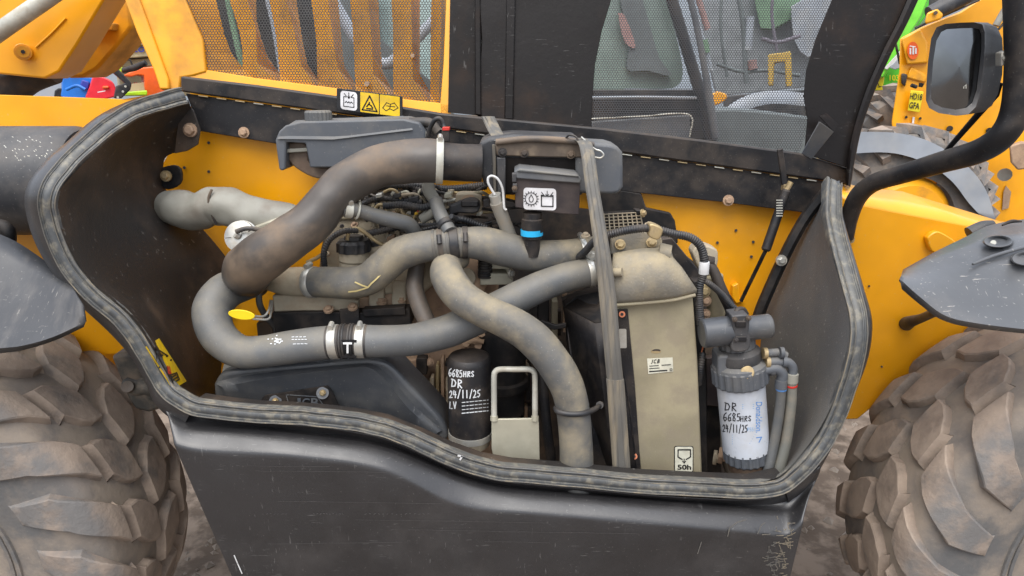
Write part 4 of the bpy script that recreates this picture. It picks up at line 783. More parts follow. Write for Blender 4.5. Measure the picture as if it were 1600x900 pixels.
band('hose_clamp', pa, pa.near(910, 391), 8, 1.5, 'zinc', upp, screw=(0, 0, 1))
hm2 = on_cyl(*[(pa.at(pa.near(560, 441))[i]) for i in (0, 1, 3)])
ribbon('paint_mark', [[(545,456),(556,455),(566,452),(575,449),(580,443),(590,434),(598,425)], [(575,449),(566,446),(555,441)]], 2.3, 'tag_dull', upp, on_cyl(*[(pa.at(pa.near(565, 440))[i]) for i in (0, 1, 3)], .003))
dia = tube('coolant_hose', [(722,402,.22,16),(700,412,.18,22),(700,434,.13,27),(722,464,.095,27),(755,485,.075,26),(795,504,.065,27),(832,528,.06,28),(862,562,.055,28),(885,602,.05,27),(896,645,.05,26),(900,700,.05,26),(903,790,.05,26)], 'hose_dusty', T, seg=36, lump=.03, label='grey coolant hose curving down in front of the others')
pa = o_path[dia]
tube('tie_loop', [(937,634,.07,3.5),(928,640,.045,4.5),(912,646,.014,4.5),(890,647,.01,4.5),(872,643,.02,4.5),(868,637,.04,4)], 'conduit', dia, seg=12)
cyl('tie_button', (937,633,.07), (939,633,.09), 6, 'hose_dark', dia, seg=12)
tube('bypass_hose', [(654,405,.25,12),(650,425,.24,13),(648,450,.22,14),(656,478,.20,14),(668,505,.18,14)], 'hose_brown', T, seg=22, label='short dark hose between upper and lower hose')
hb = tube('heater_hose', [(536,326,.165,11),(560,329,.18,11),(590,338,.2,11.5),(620,345,.22,12),(640,352,.24,12),(650,370,.26,12)], 'hose', T, seg=20, label='small grey heater hose with pale end clamp')
pa = o_path[hb]; band('hose_clamp', pa, .06, 12, 2.5, 'pale', hb, screw=(1, -.2, 1)); band('hose_clamp', pa, .16, 3, 4, 'pale', hb)
h2 = tube('heater_hose', [(681,313,.24,11),(686,330,.22,11),(694,346,.2,11.5),(703,362,.18,11)], 'hose', T, seg=20, label='short upright hose with black spring clamp above the radiator hose'); band('hose_clamp', o_path[h2], .75, 9, 2.6, 'conduit', h2, screw=(1, -.5, .2), sm='conduit')
tube('breather_hose', [(668,284,.3,10),(671,300,.29,10),(682,318,.28,9),(676,330,.28,8),(660,342,.29,8)], 'sleeve', T, seg=16)
tube('overflow_hose', [(636,198,.36,8),(652,204,.36,8),(662,214,.36,8),(664,230,.37,8)], 'sleeve', T, seg=14); tube('overflow_hose', [(640,192,.38,8),(670,192,.38,8),(684,206,.38,8)], 'hose_dark', T, seg=14)
sl_ = tube('heat_sleeve', [(260,322,.42,22),(280,326,.40,29),(305,330,.385,30),(322,325,.375,28),(332,322,.372,27),(346,323,.37,31),(372,329,.37,30),(400,336,.365,29),(430,344,.36,29),(462,352,.36,28),(495,366,.36,26)], 'sleeve', T, seg=28, lump=.17, label='crumpled pale grey heat sleeve over a pipe')
tube('sleeve_tie', [(331,296,.335,2),(326,310,.325,2),(329,330,.325,2),(338,350,.335,2)], 'soot_shade', sl_, seg=6)
bk = poly('striker_bracket', smooth_poly([(252,262),(270,258),(282,264),(284,282),(276,292),(262,296),(252,290)], 2), .485, .01, 'frame_black', T, bevel=.002, label='black striker bracket on the yellow plate'); bolt(259, 275, .47, 6, 'brass', bk)

# ================================================================ expansion tank, air cleaner, control box
TK = poly('coolant_tank', [(430,219),(436,205),(446,196),(470,190),(560,188),(630,186),(655,192),(664,206),(664,236),(600,250),(540,262),(484,262),(477,224),(447,222),(446,264),(441,267),(436,265)], .34, .13, 'plastic_grey', T, bevel=.007, seg=3, label='grey coolant tank cover with ribbed cap')
loft('top_face', [[P(*v) for v in r] for r in ([(433,217,.335),(520,218,.335),(645,203,.335)], [(446,198,.36),(530,194,.36),(640,188,.36)], [(462,188,.44),(540,184,.44),(630,181,.44)])], 'plastic_grey', TK)
poly('tank_bottle', smooth_poly([(444,224),(470,222),(482,232),(486,258),(540,264),(548,280),(500,280),(470,268),(450,250)], 3), .37, .10, 'brown_tank', TK, bevel=.01, seg=3)
poly('tank_bottle', [(446,233),(480,231),(481,237),(446,239)], .352, .01, 'sleeve', TK, bevel=.002)
a_ = P(498, 188, .385); s = SC(a_); rows = [[a_ + Vector((math.cos(g), math.sin(g), 0)) * 21 * s * k * (1 if j % 2 else .94) + Vector((0, 0, h)) for j, g in [(j, 2 * math.pi * j / 40) for j in range(40)]] for h, k in ((-.004, 1), (.020, 1), (.024, .9))]
link('tank_cap', mesh('tank_cap', *rings(rows)), 'hose', TK, smooth=20); cylw('cap_collar', a_ - Vector((0, 0, .008)), a_, 24 * s, 'hose', TK, seg=24)
tube('sensor_lead', [(668,216,.33,3.6),(672,200,.32,3.6),(680,187,.31,3.6),(688,186,.31,3.6),(693,196,.31,3.6),(696,208,.30,3.6)], 'conduit', T, seg=10)
poly('sensor', [(690,200),(700,200),(703,222),(690,222)], .24, .02, 'frame_black', T, bevel=.002); poly('sensor_tag', [(691,199),(702,199),(702,204),(691,204)], .236, .026, 'red', T, bevel=.001)
AC = poly('air_cleaner', smooth_poly([(748,222),(765,214),(800,210),(905,214),(912,306),(880,306),(780,305),(756,288),(750,270)], 1), .25, .14, 'plastic', T, bevel=.01, seg=3, label='black air cleaner housing with strapped end cap')
poly('end_cap', [(898,222),(952,225),(965,229),(973,238),(974,292),(968,302),(955,304),(900,302)], .24, .13, 'plastic_grey', AC, bevel=.008, seg=3)
poly('recess', [(784,246),(902,248),(904,300),(788,300)], .246, .003, 'bonnet_black', AC, bevel=0)  # thin dark plate painted as the shaded hollow of the housing
poly('mounting_strip', [(773,222),(782,216),(870,220),(920,222),(922,246),(860,246),(776,243)], .235, .02, 'soot_tan', AC, bevel=.003); 
tube('strip_roll', [(775,222,.232,5),(830,217,.232,5),(900,221,.232,5),(928,226,.235,4)], 'hose_brown', AC, seg=12)
for x, y in ((785,238),(819,239),(892,241)): bolt(x, y, .232, 5, 'soot_shade', AC)
poly('edge_strip', [(769,226),(774,226),(776,300),(771,300)], .242, .02, 'strip', AC, bevel=.001); poly('side_box', [(776,246),(790,246),(790,340),(778,338)], .23, .05, 'plastic', AC, bevel=.003)
tube('wire_clip', [(908,214,.22,1.6),(928,232,.215,1.6),(938,236,.213,1.6),(943,242,.212,1.6),(938,247,.212,1.6),(926,245,.213,1.6)], 'zinc', AC, seg=8)
tube('wire_clip', [(884,216,.23,1.6),(890,211,.22,1.6),(900,214,.215,1.6),(905,224,.215,1.6)], 'hose_dark', AC, seg=8)
CB = poly('control_box', [(806,270),(907,278),(905,336),(874,334),(805,324)], .17, .08, 'brown_black', T, bevel=.002, label='dark brown box with white gearbox oil label')
poly('box_lid', [(803,268),(812,263),(903,273),(909,280),(907,287),(806,279)], .162, .09, 'plastic_grey', CB, bevel=.003)
poly('box_lid', [(812,264),(903,274),(905,277),(808,268)], .158, .09, 'hose', CB, bevel=.002)
for x, y, h_ in ((803,278,14),(804,294,14)): poly('hinge_tab', [(x - 3, y - h_ / 2), (x + 4, y - h_ / 2), (x + 4, y + h_ / 2), (x - 3, y + h_ / 2)], .16, .02, 'plastic', CB, bevel=.002)
bolt(804, 294, .158, 3, 'soot_shade', CB)
def cs(x, y): return (x, y + (x - 843) * .035)
wl2 = poly('white_label', [cs(*p) for p in rrect(818, 294, 869, 328, 5, 4)], .169, .0008, 'white_label', CB)
mp = lambda x, y: P(*cs(x, y), .1675); gear = []
for k in range(16): a = 2 * math.pi * k / 16; gear.append([(830 + 9.5 * math.cos(a), 311 + 9.5 * math.sin(a)), (830 + 12 * math.cos(a), 311 + 12 * math.sin(a))])
ribbon('pictogram', gear + [circ(830, 311, 9.3, 20), [(830,304.5),(826.5,311),(827.5,315),(830,316.5),(832.5,315),(833.5,311),(830,304.5)]], 1.1, 'ink', wl2, mp)
ribbon('pictogram', [[(848,305),(846,305),(846,322),(864,322),(864,305),(862,305)], [(846,306),(864,306)]], 1.7, 'ink', wl2, mp); ribbon('pictogram', [[(855,298),(855,306)], [(852.5,303),(855,306),(857.5,303)], [(846,300),(850,305)], [(864,300),(860,305)], [(847,305),(850,305)], [(860,305),(863,305)]], 1.1, 'ink', wl2, mp)
fn = cyl('oil_filler', (831,400,.19), (832,332,.19), 16, 'frame_black', T, seg=26, prof=[(0,.75),(.4,.8),(.42,.95),(.55,.95),(.57,1.06),(.85,1.06),(.87,.9),(1,.9)], label='black oil filler neck with bright blue ring')
cyl('blue_ring', (831,367,.19), (831,358,.19), 17.5, 'blue_ring', fn, seg=26)
tb = cyl('dipstick_tube', (806,392,.24), (776,316,.20), 10.5, 'hose_tan', T, seg=22, label='pale dipstick tube with a wire loop'); cyl('tube_cap', (777,318,.20), (773,304,.195), 9.5, 'zinc', tb, seg=20)
tube('wire_loop', [(773,304,.19,2),(768,296,.188,2),(763,286,.187,2),(763,278,.187,2),(769,275,.187,2),(778,280,.187,2),(785,294,.187,2),(787,312,.188,2),(788,325,.189,2),(791,328,.19,2)], 'white', tb, seg=8)
# loose seal strips
ls = []
def strip(name, pts, wd, label):
    rows = []
    for a in spline(pts, 6):
        p = P(*a[:3]); s = SC(p); row = []
        for j in range(24):
            g = 2 * math.pi * j / 24; x = math.cos(g) * wd / 2 * (a[3] if len(a) > 3 else 1); y = math.sin(g) * wd / 3.2; k = 1 - (.16 if j % 4 == 0 else 0) ; row.append(p + Vector((x * s * k, y * s * k, 0)))
        rows.append(row)
    return link(name, mesh(name, *rings(rows)), 'strip', T, label, smooth=25)
s1 = strip('rubber_strip', [(905,216,.24,1),(914,224,.20,1),(919,245,.165,1.0),(925,290,.13,1.0),(933,340,.10,1.05),(942,400,.07,1.15),(950,470,.055,1.25),(956,540,.05,1.2),(961,594,.05,1.2)], 22, 'long dusty ribbed rubber strip hanging in front of the radiator')
strip('rubber_strip', [(961,592,.048,1.3),(966,660,.048,1.3),(972,745,.05,1.3),(974,790,.05,1.3)], 22, 'lower sleeve of the ribbed rubber strip')
strip('rubber_strip', [(762,182,.34,1),(767,192,.33,1),(774,206,.30,1),(783,220,.25,1)], 22, 'short ribbed rubber strip end above the air cleaner')
# ================================================================ radiator
RAD = poly('radiator', [(963,478),(1020,472),(1083,464),(1090,560),(1098,760),(1003,765),(990,640),(975,560)], .10, .30, 'tan', T, bevel=.004, label='tan dusty radiator and cooler pack with stickers')
nk = [[(958,478,.095),(1000,475,.085),(1050,470,.085),(1088,460,.095)], [(956,470,.085),(1000,466,.07),(1050,461,.07),(1089,452,.085)], [(956,455,.082),(1000,446,.060),(1040,441,.06),(1078,436,.08)], [(956,430,.085),(998,416,.07),(1034,412,.07),(1066,418,.09)],
      [(957,408,.10),(995,398,.095),(1028,396,.095),(1052,402,.11)], [(958,396,.13),(995,390,.13),(1028,388,.13),(1049,392,.14)], [(962,392,.22),(995,386,.22),(1026,384,.22),(1046,388,.22)]]
loft('side_tank', [[P(*v) for v in spline(r, 6)] for r in nk], 'tank_tan', RAD, solid=.006, smooth=70)
tube('tank_seam', [(960,477,.088,3),(1000,474,.08,3),(1050,469,.08,3),(1086,461,.088,3)], 'tan', RAD, seg=10)
tube('neck_stub', [(1030,392,.12,13),(1048,395,.115,12)], 'tank_tan', RAD, seg=18); tube('side_stub', [(955,426,.08,7),(972,425,.07,7)], 'tank_tan', RAD, seg=14)
poly('mount_plate', [(955,368),(985,360),(1030,364),(1035,376),(1035,392),(955,398)], .155, .02, 'tank_tan', RAD, bevel=.003)
for x, y in ((969,382),(1018,379)): bolt(x, y, .15, 7, 'brass', RAD, ax=(0, -1, .5), wash=1.2)
poly('mount_strip', [(962,484),(981,483),(992,600),(1003,760),(984,760),(974,640)], .094, .004, 'frame_black', RAD, bevel=.001)
for x, y in ((972,491),(991,713)): cyl('rivet', (x, y, .093), (x, y, .089), 5, 'copper', RAD, seg=14); cyl('rivet_pin', (x, y, .0888), (x, y, .0868), 2.4, 'black', RAD, seg=10)
poly('foil_patch', rrect(967, 514, 979, 544, 2, skew=(.02, 0)), .0925, .001, 'zinc', RAD)
poly('slot_hole', smooth_poly([(1017,549),(1021,546),(1030,546),(1033,549),(1029,552),(1020,552)], 3), .0993, .002, 'brass', RAD); poly('slot_hole', smooth_poly([(1018,548.5),(1022,546),(1030,546),(1032,548.5),(1025,548)], 3), .0985, .001, 'soot_shade', RAD)
def rs(x, y): return (x, y - (x - 1030) * .07)
jl = poly('part_label', [rs(*p) for p in ((1011,559),(1051,560),(1052,582),(1013,583))], .0985, .0006, 'cream_label', RAD)
mp = lambda x, y: P(*rs(x, y), .0972)
for c, x0, x1 in (('J', 1017, 1021), ('C', 1021.5, 1026), ('B', 1026.5, 1031)): lettering(c, mp, 'ink', jl, x0, 561, x1, 567.5, bold=.03, shear=.3)
ribbon('print', [[(1015, 571), (1029, 571)], [(1034, 571), (1048, 571)], [(1015, 575), (1030, 575)]], 1.2, 'ink', jl, mp); ribbon('print', [[(1015 + k * 4, 579.5), (1018 + k * 4, 579.5)] for k in range(7)] , 2.0, 'ink', jl, mp)
ribbon('print', [[(1047,577.5),(1050,577.5),(1050,580.5),(1047,580.5),(1047,577.5)]], .8, 'ink', jl, mp)
hl_ = poly('hour_label', rrect(1053.5, 697, 1083.5, 738, 3), .0985, .0006, 'ink', RAD); poly('label_field', rrect(1054.8, 698.2, 1082.2, 736.8, 2.5), .0976, .0005, 'cream_label', hl_)
mp = at(.0968); ribbon('pictogram', [[(1066,718),(1059.5,714),(1059.5,703),(1079,703),(1079,714),(1072,718)]], 1.8, 'ink', hl_, mp); ribbon('pictogram', [[(1059.5,702.5),(1079,702.5)]], 1.4, 'ink', hl_, mp); ribbon('pictogram', [[(1069,717),(1069,723)], [(1066.5,720.5),(1069,723.5),(1071.5,720.5)]], 1.4, 'ink', hl_, mp)
lettering('50h', mp, 'ink', hl_, 1058.5, 726, 1080, 734, bold=.03)
SH = poly('radiator_shroud', [(882,479,.22),(900,462,.26),(946,452,.24),(960,500,.09),(986,640,.09),(1000,770,.09),(935,775,.10),(900,640,.16)], .2, .04, 'frame_black', T, bevel=.003, label='scuffed black shroud beside the radiator')
loft('shroud_side', [[P(883,480,.22), P(889,560,.22), P(905,660,.22), P(925,775,.22)], [P(930,505,.085), P(937,560,.085), P(950,660,.085), P(968,775,.085)], [P(962,500,.08), P(970,560,.08), P(985,660,.08), P(998,775,.08)]], 'frame_black', SH, solid=.004, smooth=20)
loft('shroud_top', [[P(882,479,.222), P(930,504,.083), P(962,499,.078)], [P(900,456,.30), P(935,452,.28), P(960,450,.2)]], 'black', SH, solid=.003, smooth=20)
poly('shroud_back', [(878,470),(960,440),(975,770),(930,775)], .30, .03, 'black', SH)
# cooler core on top
CG = poly('cooler_core', [(944,362),(940,334),(998,331),(1007,357)], .36, .03, 'black', T, bevel=.001, label='dusty finned oil cooler above the radiator tank')
for k in range(9): tube('fin', [(944 + k * 7, 333.5 - k * .3, .345, 1.1), (945.5 + k * 7.4, 361 - k * .5, .335, 1.1)], 'cast', CG, seg=6)
for k in range(6): tube('fin', [(941 + k * .8, 335 + k * 5, .343, .9), (999 + k * 1.5, 332 + k * 5, .343, .9)], 'cast', CG, seg=6)
poly('cooler_frame', [(992,328),(1002,329),(1004,334),(996,336)], .34, .03, 'frame_black', CG, bevel=.002); bolt(1005, 333, .33, 4.5, 'brass', CG, ax=(1, -.6, .3))
poly('cooler_frame', [(944,362),(1006,356),(1010,362),(958,370),(945,372)], .335, .03, 'tan', CG, bevel=.002)
poly('corner_bracket', [(1033,374),(1050,372),(1094,425),(1092,442),(1066,440),(1050,404),(1036,392)], .20, .03, 'frame_black', T, bevel=.002, label='black corner bracket with a slot'); poly('side_post', [(1083,440),(1098,440),(1104,600),(1106,770),(1096,770),(1090,600)], .16, .1, 'black', T, bevel=.002)
bolt(915, 368, .2, 5, 'cast', T, ax=(0,-.2,1), name='hose_bolt'); bolt(926, 399, .18, 5, 'zinc', T, name='hose_bolt'); bolt(1014, 352, .3, 5, 'cast', T, ax=(0,-.5,1), name='hose_bolt')
# conduits round the radiator
c1 = tube('corrugated_conduit', [(902,404,.21,6),(915,392,.17,6),(930,376,.14,6),(955,366,.12,6.5),(985,359,.11,7),(1015,357,.105,7),(1050,365,.10,7),(1078,371,.10,7),(1094,384,.10,7),(1100,405,.10,7),(1099,428,.10,6.5),(1093,450,.10,6.5),(1093,480,.10,6.5),(1095,508,.10,6.5)], 'conduit', T, seg=14, rib=3.4, label='black corrugated conduit arching over the radiator')
band('tape', o_path[c1], o_path[c1].near(1098, 418), 20, 1.2, 'white', c1)
poly('strap_clip', smooth_poly([(1014,352),(1020,350),(1034,356),(1036,362),(1032,372),(1026,375),(1014,370),(1016,360)], 2), .085, .03, 'brass', c1, bevel=.003)
tube('corrugated_conduit', [(1100,438,.10,5),(1112,446,.1,5),(1130,462,.11,5),(1150,484,.11,5),(1165,494,.12,5)], 'conduit', T, seg=12, rib=3.2)
tube('corrugated_conduit', [(1098,552,.13,5.5),(1096,565,.12,5.5),(1094,580,.12,5.5),(1092,600,.14,5)], 'conduit', T, seg=12, rib=3.4)
tube('black_pipe', [(1106,410,.26,8),(1116,425,.25,8),(1128,455,.24,9),(1142,485,.24,9),(1140,500,.25,9)], 'frame_black', T, seg=14); tube('black_pipe', [(1104,408,.26,9),(1114,410,.26,9)], 'black', T, seg=12)
tube('red_wire', [(1099,540,.13,1.2),(1096,552,.13,1.2)], 'copper', T, seg=6)
DB = poly('receiver_drier', smooth_poly([(1082,395),(1088,385),(1100,383),(1116,388),(1122,395),(1120,420),(1106,432),(1092,420)], 2), .30, .05, 'cast', T, bevel=.004, label='corroded tan receiver bottle and valve behind the conduit')
cyl('bottle', (1122,505,.30), (1114,430,.30), 15, 'tan', DB, seg=20, bevel=.003); 
for x, y, r in ((1100,455,7),(1103,470,6),(1103,490,5),(1102,500,5),(1098,448,5)): bolt(x, y, .27, r, 'rust' if y > 465 else 'brass', DB)
poly('lower_panel', [(1104,560),(1140,555),(1140,636),(1104,634)], .25, .02, 'brown_black', T, bevel=.002); poly('dark_post', [(1104,634),(1124,636),(1128,770),(1104,770)], .26, .04, 'black', T)
bolt(1119, 715, .24, 8, 'cast', T, ax=(1, -.4, 0), name='hose_union'); bolt(1128, 712, .24, 9, 'rust', T, ax=(1, -.4, 0), name='hose_union')
tube('rubber_pipe', [(1112,660,.28,9),(1125,690,.28,9),(1140,730,.28,9),(1150,770,.28,9)], 'sleeve', T, seg=14)

# ================================================================ fuel filter
fa, fb = P(1165,694,.11), P(1156,584,.11); fx = (fb - fa).normalized(); fs_ = SC(fa); FR = 35.5 * fs_
def fcy(name, f0, f1, r, m, parent, **k): return cylw(name, fa + fx * f0 * fs_, fa + fx * f1 * fs_, r * fs_, m, parent, **k)
FF = fcy('fuel_filter', -6, 126, 35.5, 'filter_white', T, seg=48, label='white fuel filter with black handwriting and blue print')
def ribbed(name, f0, f1, r, m, n=40, dep=.95, cham=3):
    u = fx.orthogonal().normalized(); v = fx.cross(u); rows = []
    for f, k in ((f0, .93), (f0 + cham, 1), (f1 - cham, 1), (f1, .93)): rows.append([fa + fx * f * fs_ + (u * math.cos(math.pi * j / n) + v * math.sin(math.pi * j / n)) * r * fs_ * k * (1 if j % 4 < 2 else dep) for j in range(2 * n)])
    return link(name, mesh(name, *rings(rows)), m, FF, smooth=20)
ribbed('lock_ring', 108, 138, 42, 'plastic_grey', 44, .965); ribbed('bowl_ring', -26, 0, 35.5, 'plastic_grey', 40, .95)
fcy('ring_collar', 134, 148, 41, 'plastic_grey', FF, r2=None, seg=36, prof=[(0,1),(.4,.97),(.7,.8),(1,.7)])
fcy('bowl', -52, -24, 30, 'brown_tank', FF, seg=30, prof=[(0,.5),(.12,.82),(.4,.97),(1,1.02)]); fcy('drain', -76, -48, 13, 'hose', FF, seg=16); poly('drain_tap', [(1145,735),(1175,738),(1178,758),(1150,757)], .1, .03, 'brown_tank', FF, bevel=.004)
fcy('filter_head', 144, 166, 31, 'plastic', FF, seg=30, prof=[(0,1.05),(.2,1.1),(.7,1.05),(1,.85)])
ribbed('pump_collar', 164, 184, 26, 'plastic_grey', 34, .95)
poly('head_block', rrect(1122, 556, 1190, 592, 6), .075, .06, 'plastic_grey', FF, bevel=.006, seg=3)
# pump lying across
A, B = P(1096,521,.075), P(1204,509,.085); s = SC(A)
pm = cylw('primer_pump', A, B, 23 * s, 'guard', FF, seg=40, prof=[(0,.9),(.02,1),(.47,1),(.48,.93),(.56,.93),(.60,.86),(.64,.84),(.98,.83),(1,.75)])
poly('pump_bracket', smooth_poly([(1143,494),(1168,492),(1172,500),(1170,520),(1174,535),(1168,548),(1146,550),(1143,540),(1147,522)], 2), .045, .05, 'plastic', pm, bevel=.003)
poly('pump_bracket', rrect(1149, 502, 1166, 512, 2), .04, .03, 'frame_black', pm, bevel=.002); poly('pump_bracket', rrect(1150, 526, 1167, 534, 2), .04, .03, 'frame_black', pm, bevel=.002)
tube('pump_lead', [(1150,494,.07,5),(1152,486,.08,5),(1160,484,.09,5),(1166,492,.09,5)], 'frame_black', pm, seg=10)
for x, y in ((1150,531),(1148,499),(1170,497)): bolt(x, y, .04, 3, 'soot_shade', pm)
pg = cyl('brass_plug', (1168,582,.05), (1166,581,.075), 10.5, 'brass', FF, seg=20, bevel=.002); cyl('plug_stem', (1172,581,.06), (1188,578,.07), 6, 'brass', FF, seg=14)
for pts, r_ in (([(1186,580,.08),(1200,577,.08),(1213,576,.08),(1222,584,.08),(1221,598,.08)], 8.5), ([(1198,552,.09),(1215,551,.09),(1228,556,.09)], 6.5), ([(1196,566,.085),(1214,565,.085),(1230,566,.085),(1238,574,.085),(1238,588,.085)], 7.5)): tube('quick_elbow', [(p[0], p[1], p[2], r_) for p in pts], 'plastic_grey', FF, seg=14)
for x, y in ((1192,552),(1196,566),(1203,578),(1218,551),(1222,565)): cyl('elbow_collar', (x, y, .082), (x + 6, y, .082), 9, 'plastic_grey' if x > 1200 else 'brass', FF, seg=16)
for x, y, mm in ((1221,597,'plastic_grey'),(1238,588,'sleeve')): cyl('elbow_nut', (x, y - 4, .08), (x - 1, y + 9, .08), 9.5, mm, FF, seg=14)
fh = tube('fuel_hose', [(1221,600,.08,7.5),(1218,640,.08,7.5),(1210,690,.075,7.5),(1198,745,.06,8),(1192,790,.06,8)], 'hose', T, seg=18, label='grey rubber fuel hose with blue band'); band('blue_band', o_path[fh], .04, 3, 1, 'ink_blue', fh)
fh = tube('fuel_hose', [(1237,592,.08,8),(1236,630,.08,8),(1228,690,.075,8.5),(1214,745,.06,9),(1208,790,.06,9)], 'hose_pale', T, seg=18, label='dusty pale fuel hose with red band'); band('red_band', o_path[fh], .05, 3, 1, 'red', fh)
fm = on_cyl(fa, fx, FR)
hand('DR', 1132, 629, 10.5, 13, 1.6, fm, 'ink', FF, .02); hand('6685', 1130, 645, 7, 13, 1.5, fm, 'ink', FF, .03); hand('HRS', 1157, 650, 6, 9, 1.4, fm, 'ink', FF, -.02); hand('24/11/25', 1129, 663, 5, 12, 1.4, fm, 'ink', FF, .03)
lettering('Donaldson.', fm, 'ink_blue', FF, 1181, 628, 1191, 676, rot=90, bold=.005)
for v in FF.children:
    if v.name.startswith('lettering'): pass
lettering('P551', fm, 'ink_sky', FF, 1168, 668, 1180, 674); 
ribbon('print', [[(1160 + j * 0, 632 + k * 3.2), (1178, 632 + k * 3.2)] for k in range(3) for j in (0,)], 1.0, 'ink_sky', FF, fm); ribbon('print', [[(1144, 680 + k * 3.4), (1180 - k * 2, 679 + k * 3.4)] for k in range(5)], .9, 'ink_sky', FF, fm); ribbon('print', [[(1182,684),(1190,683),(1186,691)]], 1.6, 'ink_blue', FF, fm)

# ================================================================ mirror and arm
ma = tube('mirror_arm', [(1321,372,.37,12),(1327,340,.36,13),(1340,308,.33,14),(1365,286,.28,14),(1410,272,.21,15),(1470,254,.12,17),(1530,236,.04,19),(1566,212,-.01,20),(1586,176,-.02,21),(1594,120,-.02,22),(1594,50,-.02,22),(1590,-60,-.02,22)], 'frame_black', T, seg=28, n=10, label='bent black tubular mirror arm')
poly('base_flange', [(1313,352),(1318,352),(1336,362),(1334,374),(1326,386),(1320,384)], .375, .012, 'frame_black', ma, bevel=.002); bolt(1329, 374, .373, 4.5, 'brass', ma)
poly('brace', [(1474,238,.12),(1484,236,.12),(1562,150,.02),(1568,130,.02),(1560,128,.02),(1540,160,.04)], .04, .006, 'frame_black', ma, bevel=.001)
poly('mirror_mount', [(1565,82),(1575,78),(1577,98),(1565,104)], -.01, .02, 'zinc', ma, bevel=.002); bolt(1571, 90, -.012, 3.5, 'zinc', ma)
def zo(pts): return [(1200 + x / 3, y / 3) for x, y in pts]
hr = zo([(790,128),(830,112),(900,106),(965,104),(1005,114),(1016,150),(1016,220),(1008,320),(996,430),(975,500),(940,535),(880,542),(800,530),(755,506),(740,470),(742,400),(750,290),(765,180)])
bkk = zo([(850,128),(890,112),(950,106),(1030,106),(1075,128),(1098,180),(1102,250),(1098,350),(1078,440),(1050,495),(1010,524),(950,532),(880,522),(840,500),(826,470),(828,400),(836,290),(846,180)])
gl = zo([(812,150),(840,136),(900,132),(960,130),(990,138),(1000,162),(1000,230),(990,320),(978,420),(958,480),(930,505),(880,514),(815,503),(778,486),(764,460),(766,400),(774,290),(790,190)])
HM = loft('wing_mirror', [[P(x, y, -.03 + (x - 1447) * .0003) for x, y in gl], [P(x, y, -.04 + (x - 1447) * .0003) for x, y in hr], [P(x + 3, y, -.028 + (x - 1447) * .0003) for x, y in hr], [P(x, y, .02) for x, y in bkk], [P(x * .7 + 1530 * .3, y * .7 + 106 * .3, .055) for x, y in bkk], [P(1530, 106, .06)] * 18], 'plastic', T, closed=True, smooth=50, label='black wing mirror with rounded housing')
g_ = [P(x, y, -.029 + (x - 1447) * .0003) for x, y in gl]; cg = sum(g_, Vector()) / 18
rows = [[cg.lerp(v, k) + Vector((0.0, -.008 * (1 - k * k), 0)) for v in g_] for k in (1, .8, .55, .3, .01)]
loft('mirror_glass', rows, 'mirror', HM, closed=True, smooth=80)
mgm = lambda x, y: P(x, y, -.036 + (x - 1447) * .0003); ribbon('mirror_mark', [[(1506,130),(1506,138)],[(1509.5,130),(1509.5,138)],[(1506,134),(1509.5,134)]], 1.2, 'pale', HM, mgm)

# ================================================================ mudguards
def guard(name, rows, label, holes):
    rr = [[P(*v) for v in spline(r, 6)] for r in rows]; g = loft(name, rr, 'fender', T, solid=.006, smooth=80, label=label)
    return g
gr = guard('mudguard', [[(1409,452,-.045),(1440,478,-.075),(1472,500,-.085),(1520,512,-.095),(1620,523,-.10),(1720,530,-.10)], [(1406,436,-.05),(1440,466,-.082),(1475,492,-.093),(1520,504,-.103),(1620,516,-.108),(1720,520,-.108)], [(1408,431,-.03),(1445,447,-.05),(1486,464,-.055),(1540,472,-.055),(1620,476,-.055),(1720,476,-.055)],
   [(1409,427,.02),(1456,424,.02),(1508,420,.02),(1560,418,.02),(1620,418,.02),(1720,418,.02)], [(1410,424,.06),(1458,406,.09),(1508,392,.10),(1560,380,.11),(1620,376,.11),(1720,376,.11)], [(1411,421,.1),(1460,394,.14),(1505,372,.18),(1550,351,.22),(1620,341,.25),(1720,340,.25)]], 'scratched grey-black mudguard over the wheel by the mirror arm', None)
def dish(x, y, r1, r2, Y, m='black'):
    vs_ = [[P(x + r1 * k * math.cos(a), y + r2 * k * math.sin(a), Y + d + (y - (y + r2 * k * math.sin(a))) * .003) for a in [2 * math.pi * j / 24 for j in range(24)]] for k, d in ((1.15, .004), (1, -.006), (.9, -.003), (.6, .012), (.05, .014))]
    return loft('moulded_dimple', vs_, 'fender', gr, closed=True, smooth=60)
dish(1560, 377, 22, 9, .10); dish(1602, 404, 20, 10, .035); tube('rim_gap', [(1566,352,.19,1.5),(1580,346,.195,3),(1596,346,.2,1.5)], 'black', gr, seg=8); cyl('guard_bolt', (1552,380,.105), (1552,379,.101), 4, 'pale', gr, seg=12)
tube('moulded_crease', [(1520,413,.018,2),(1550,401,.045,3),(1580,392,.06,3),(1610,384,.08,3),(1640,378,.09,2)], 'fender', gr, seg=8)
gl_ = guard('mudguard', [[(-120,560,-.1),(0,552,-.1),(40,546,-.095),(86,532,-.075),(131,511,-.05)], [(-120,552,-.108),(0,544,-.108),(40,539,-.103),(84,526,-.083),(134,503,-.055)], [(-120,500,-.05),(0,500,-.05),(44,500,-.05),(86,500,-.05),(131,492,-.05)], [(-120,440,.01),(0,446,.01),(50,456,.0),(90,468,-.02),(128,477,-.045)],
   [(-120,380,.06),(0,402,.06),(56,426,.04),(98,450,.0),(120,461,-.02)], [(-120,330,.09),(0,366,.09),(60,400,.08),(104,436,.03),(113,448,.0)]], 'scratched grey-black mudguard beside the grey tank', None); gl_.data.materials[0] = M['fender_dark']
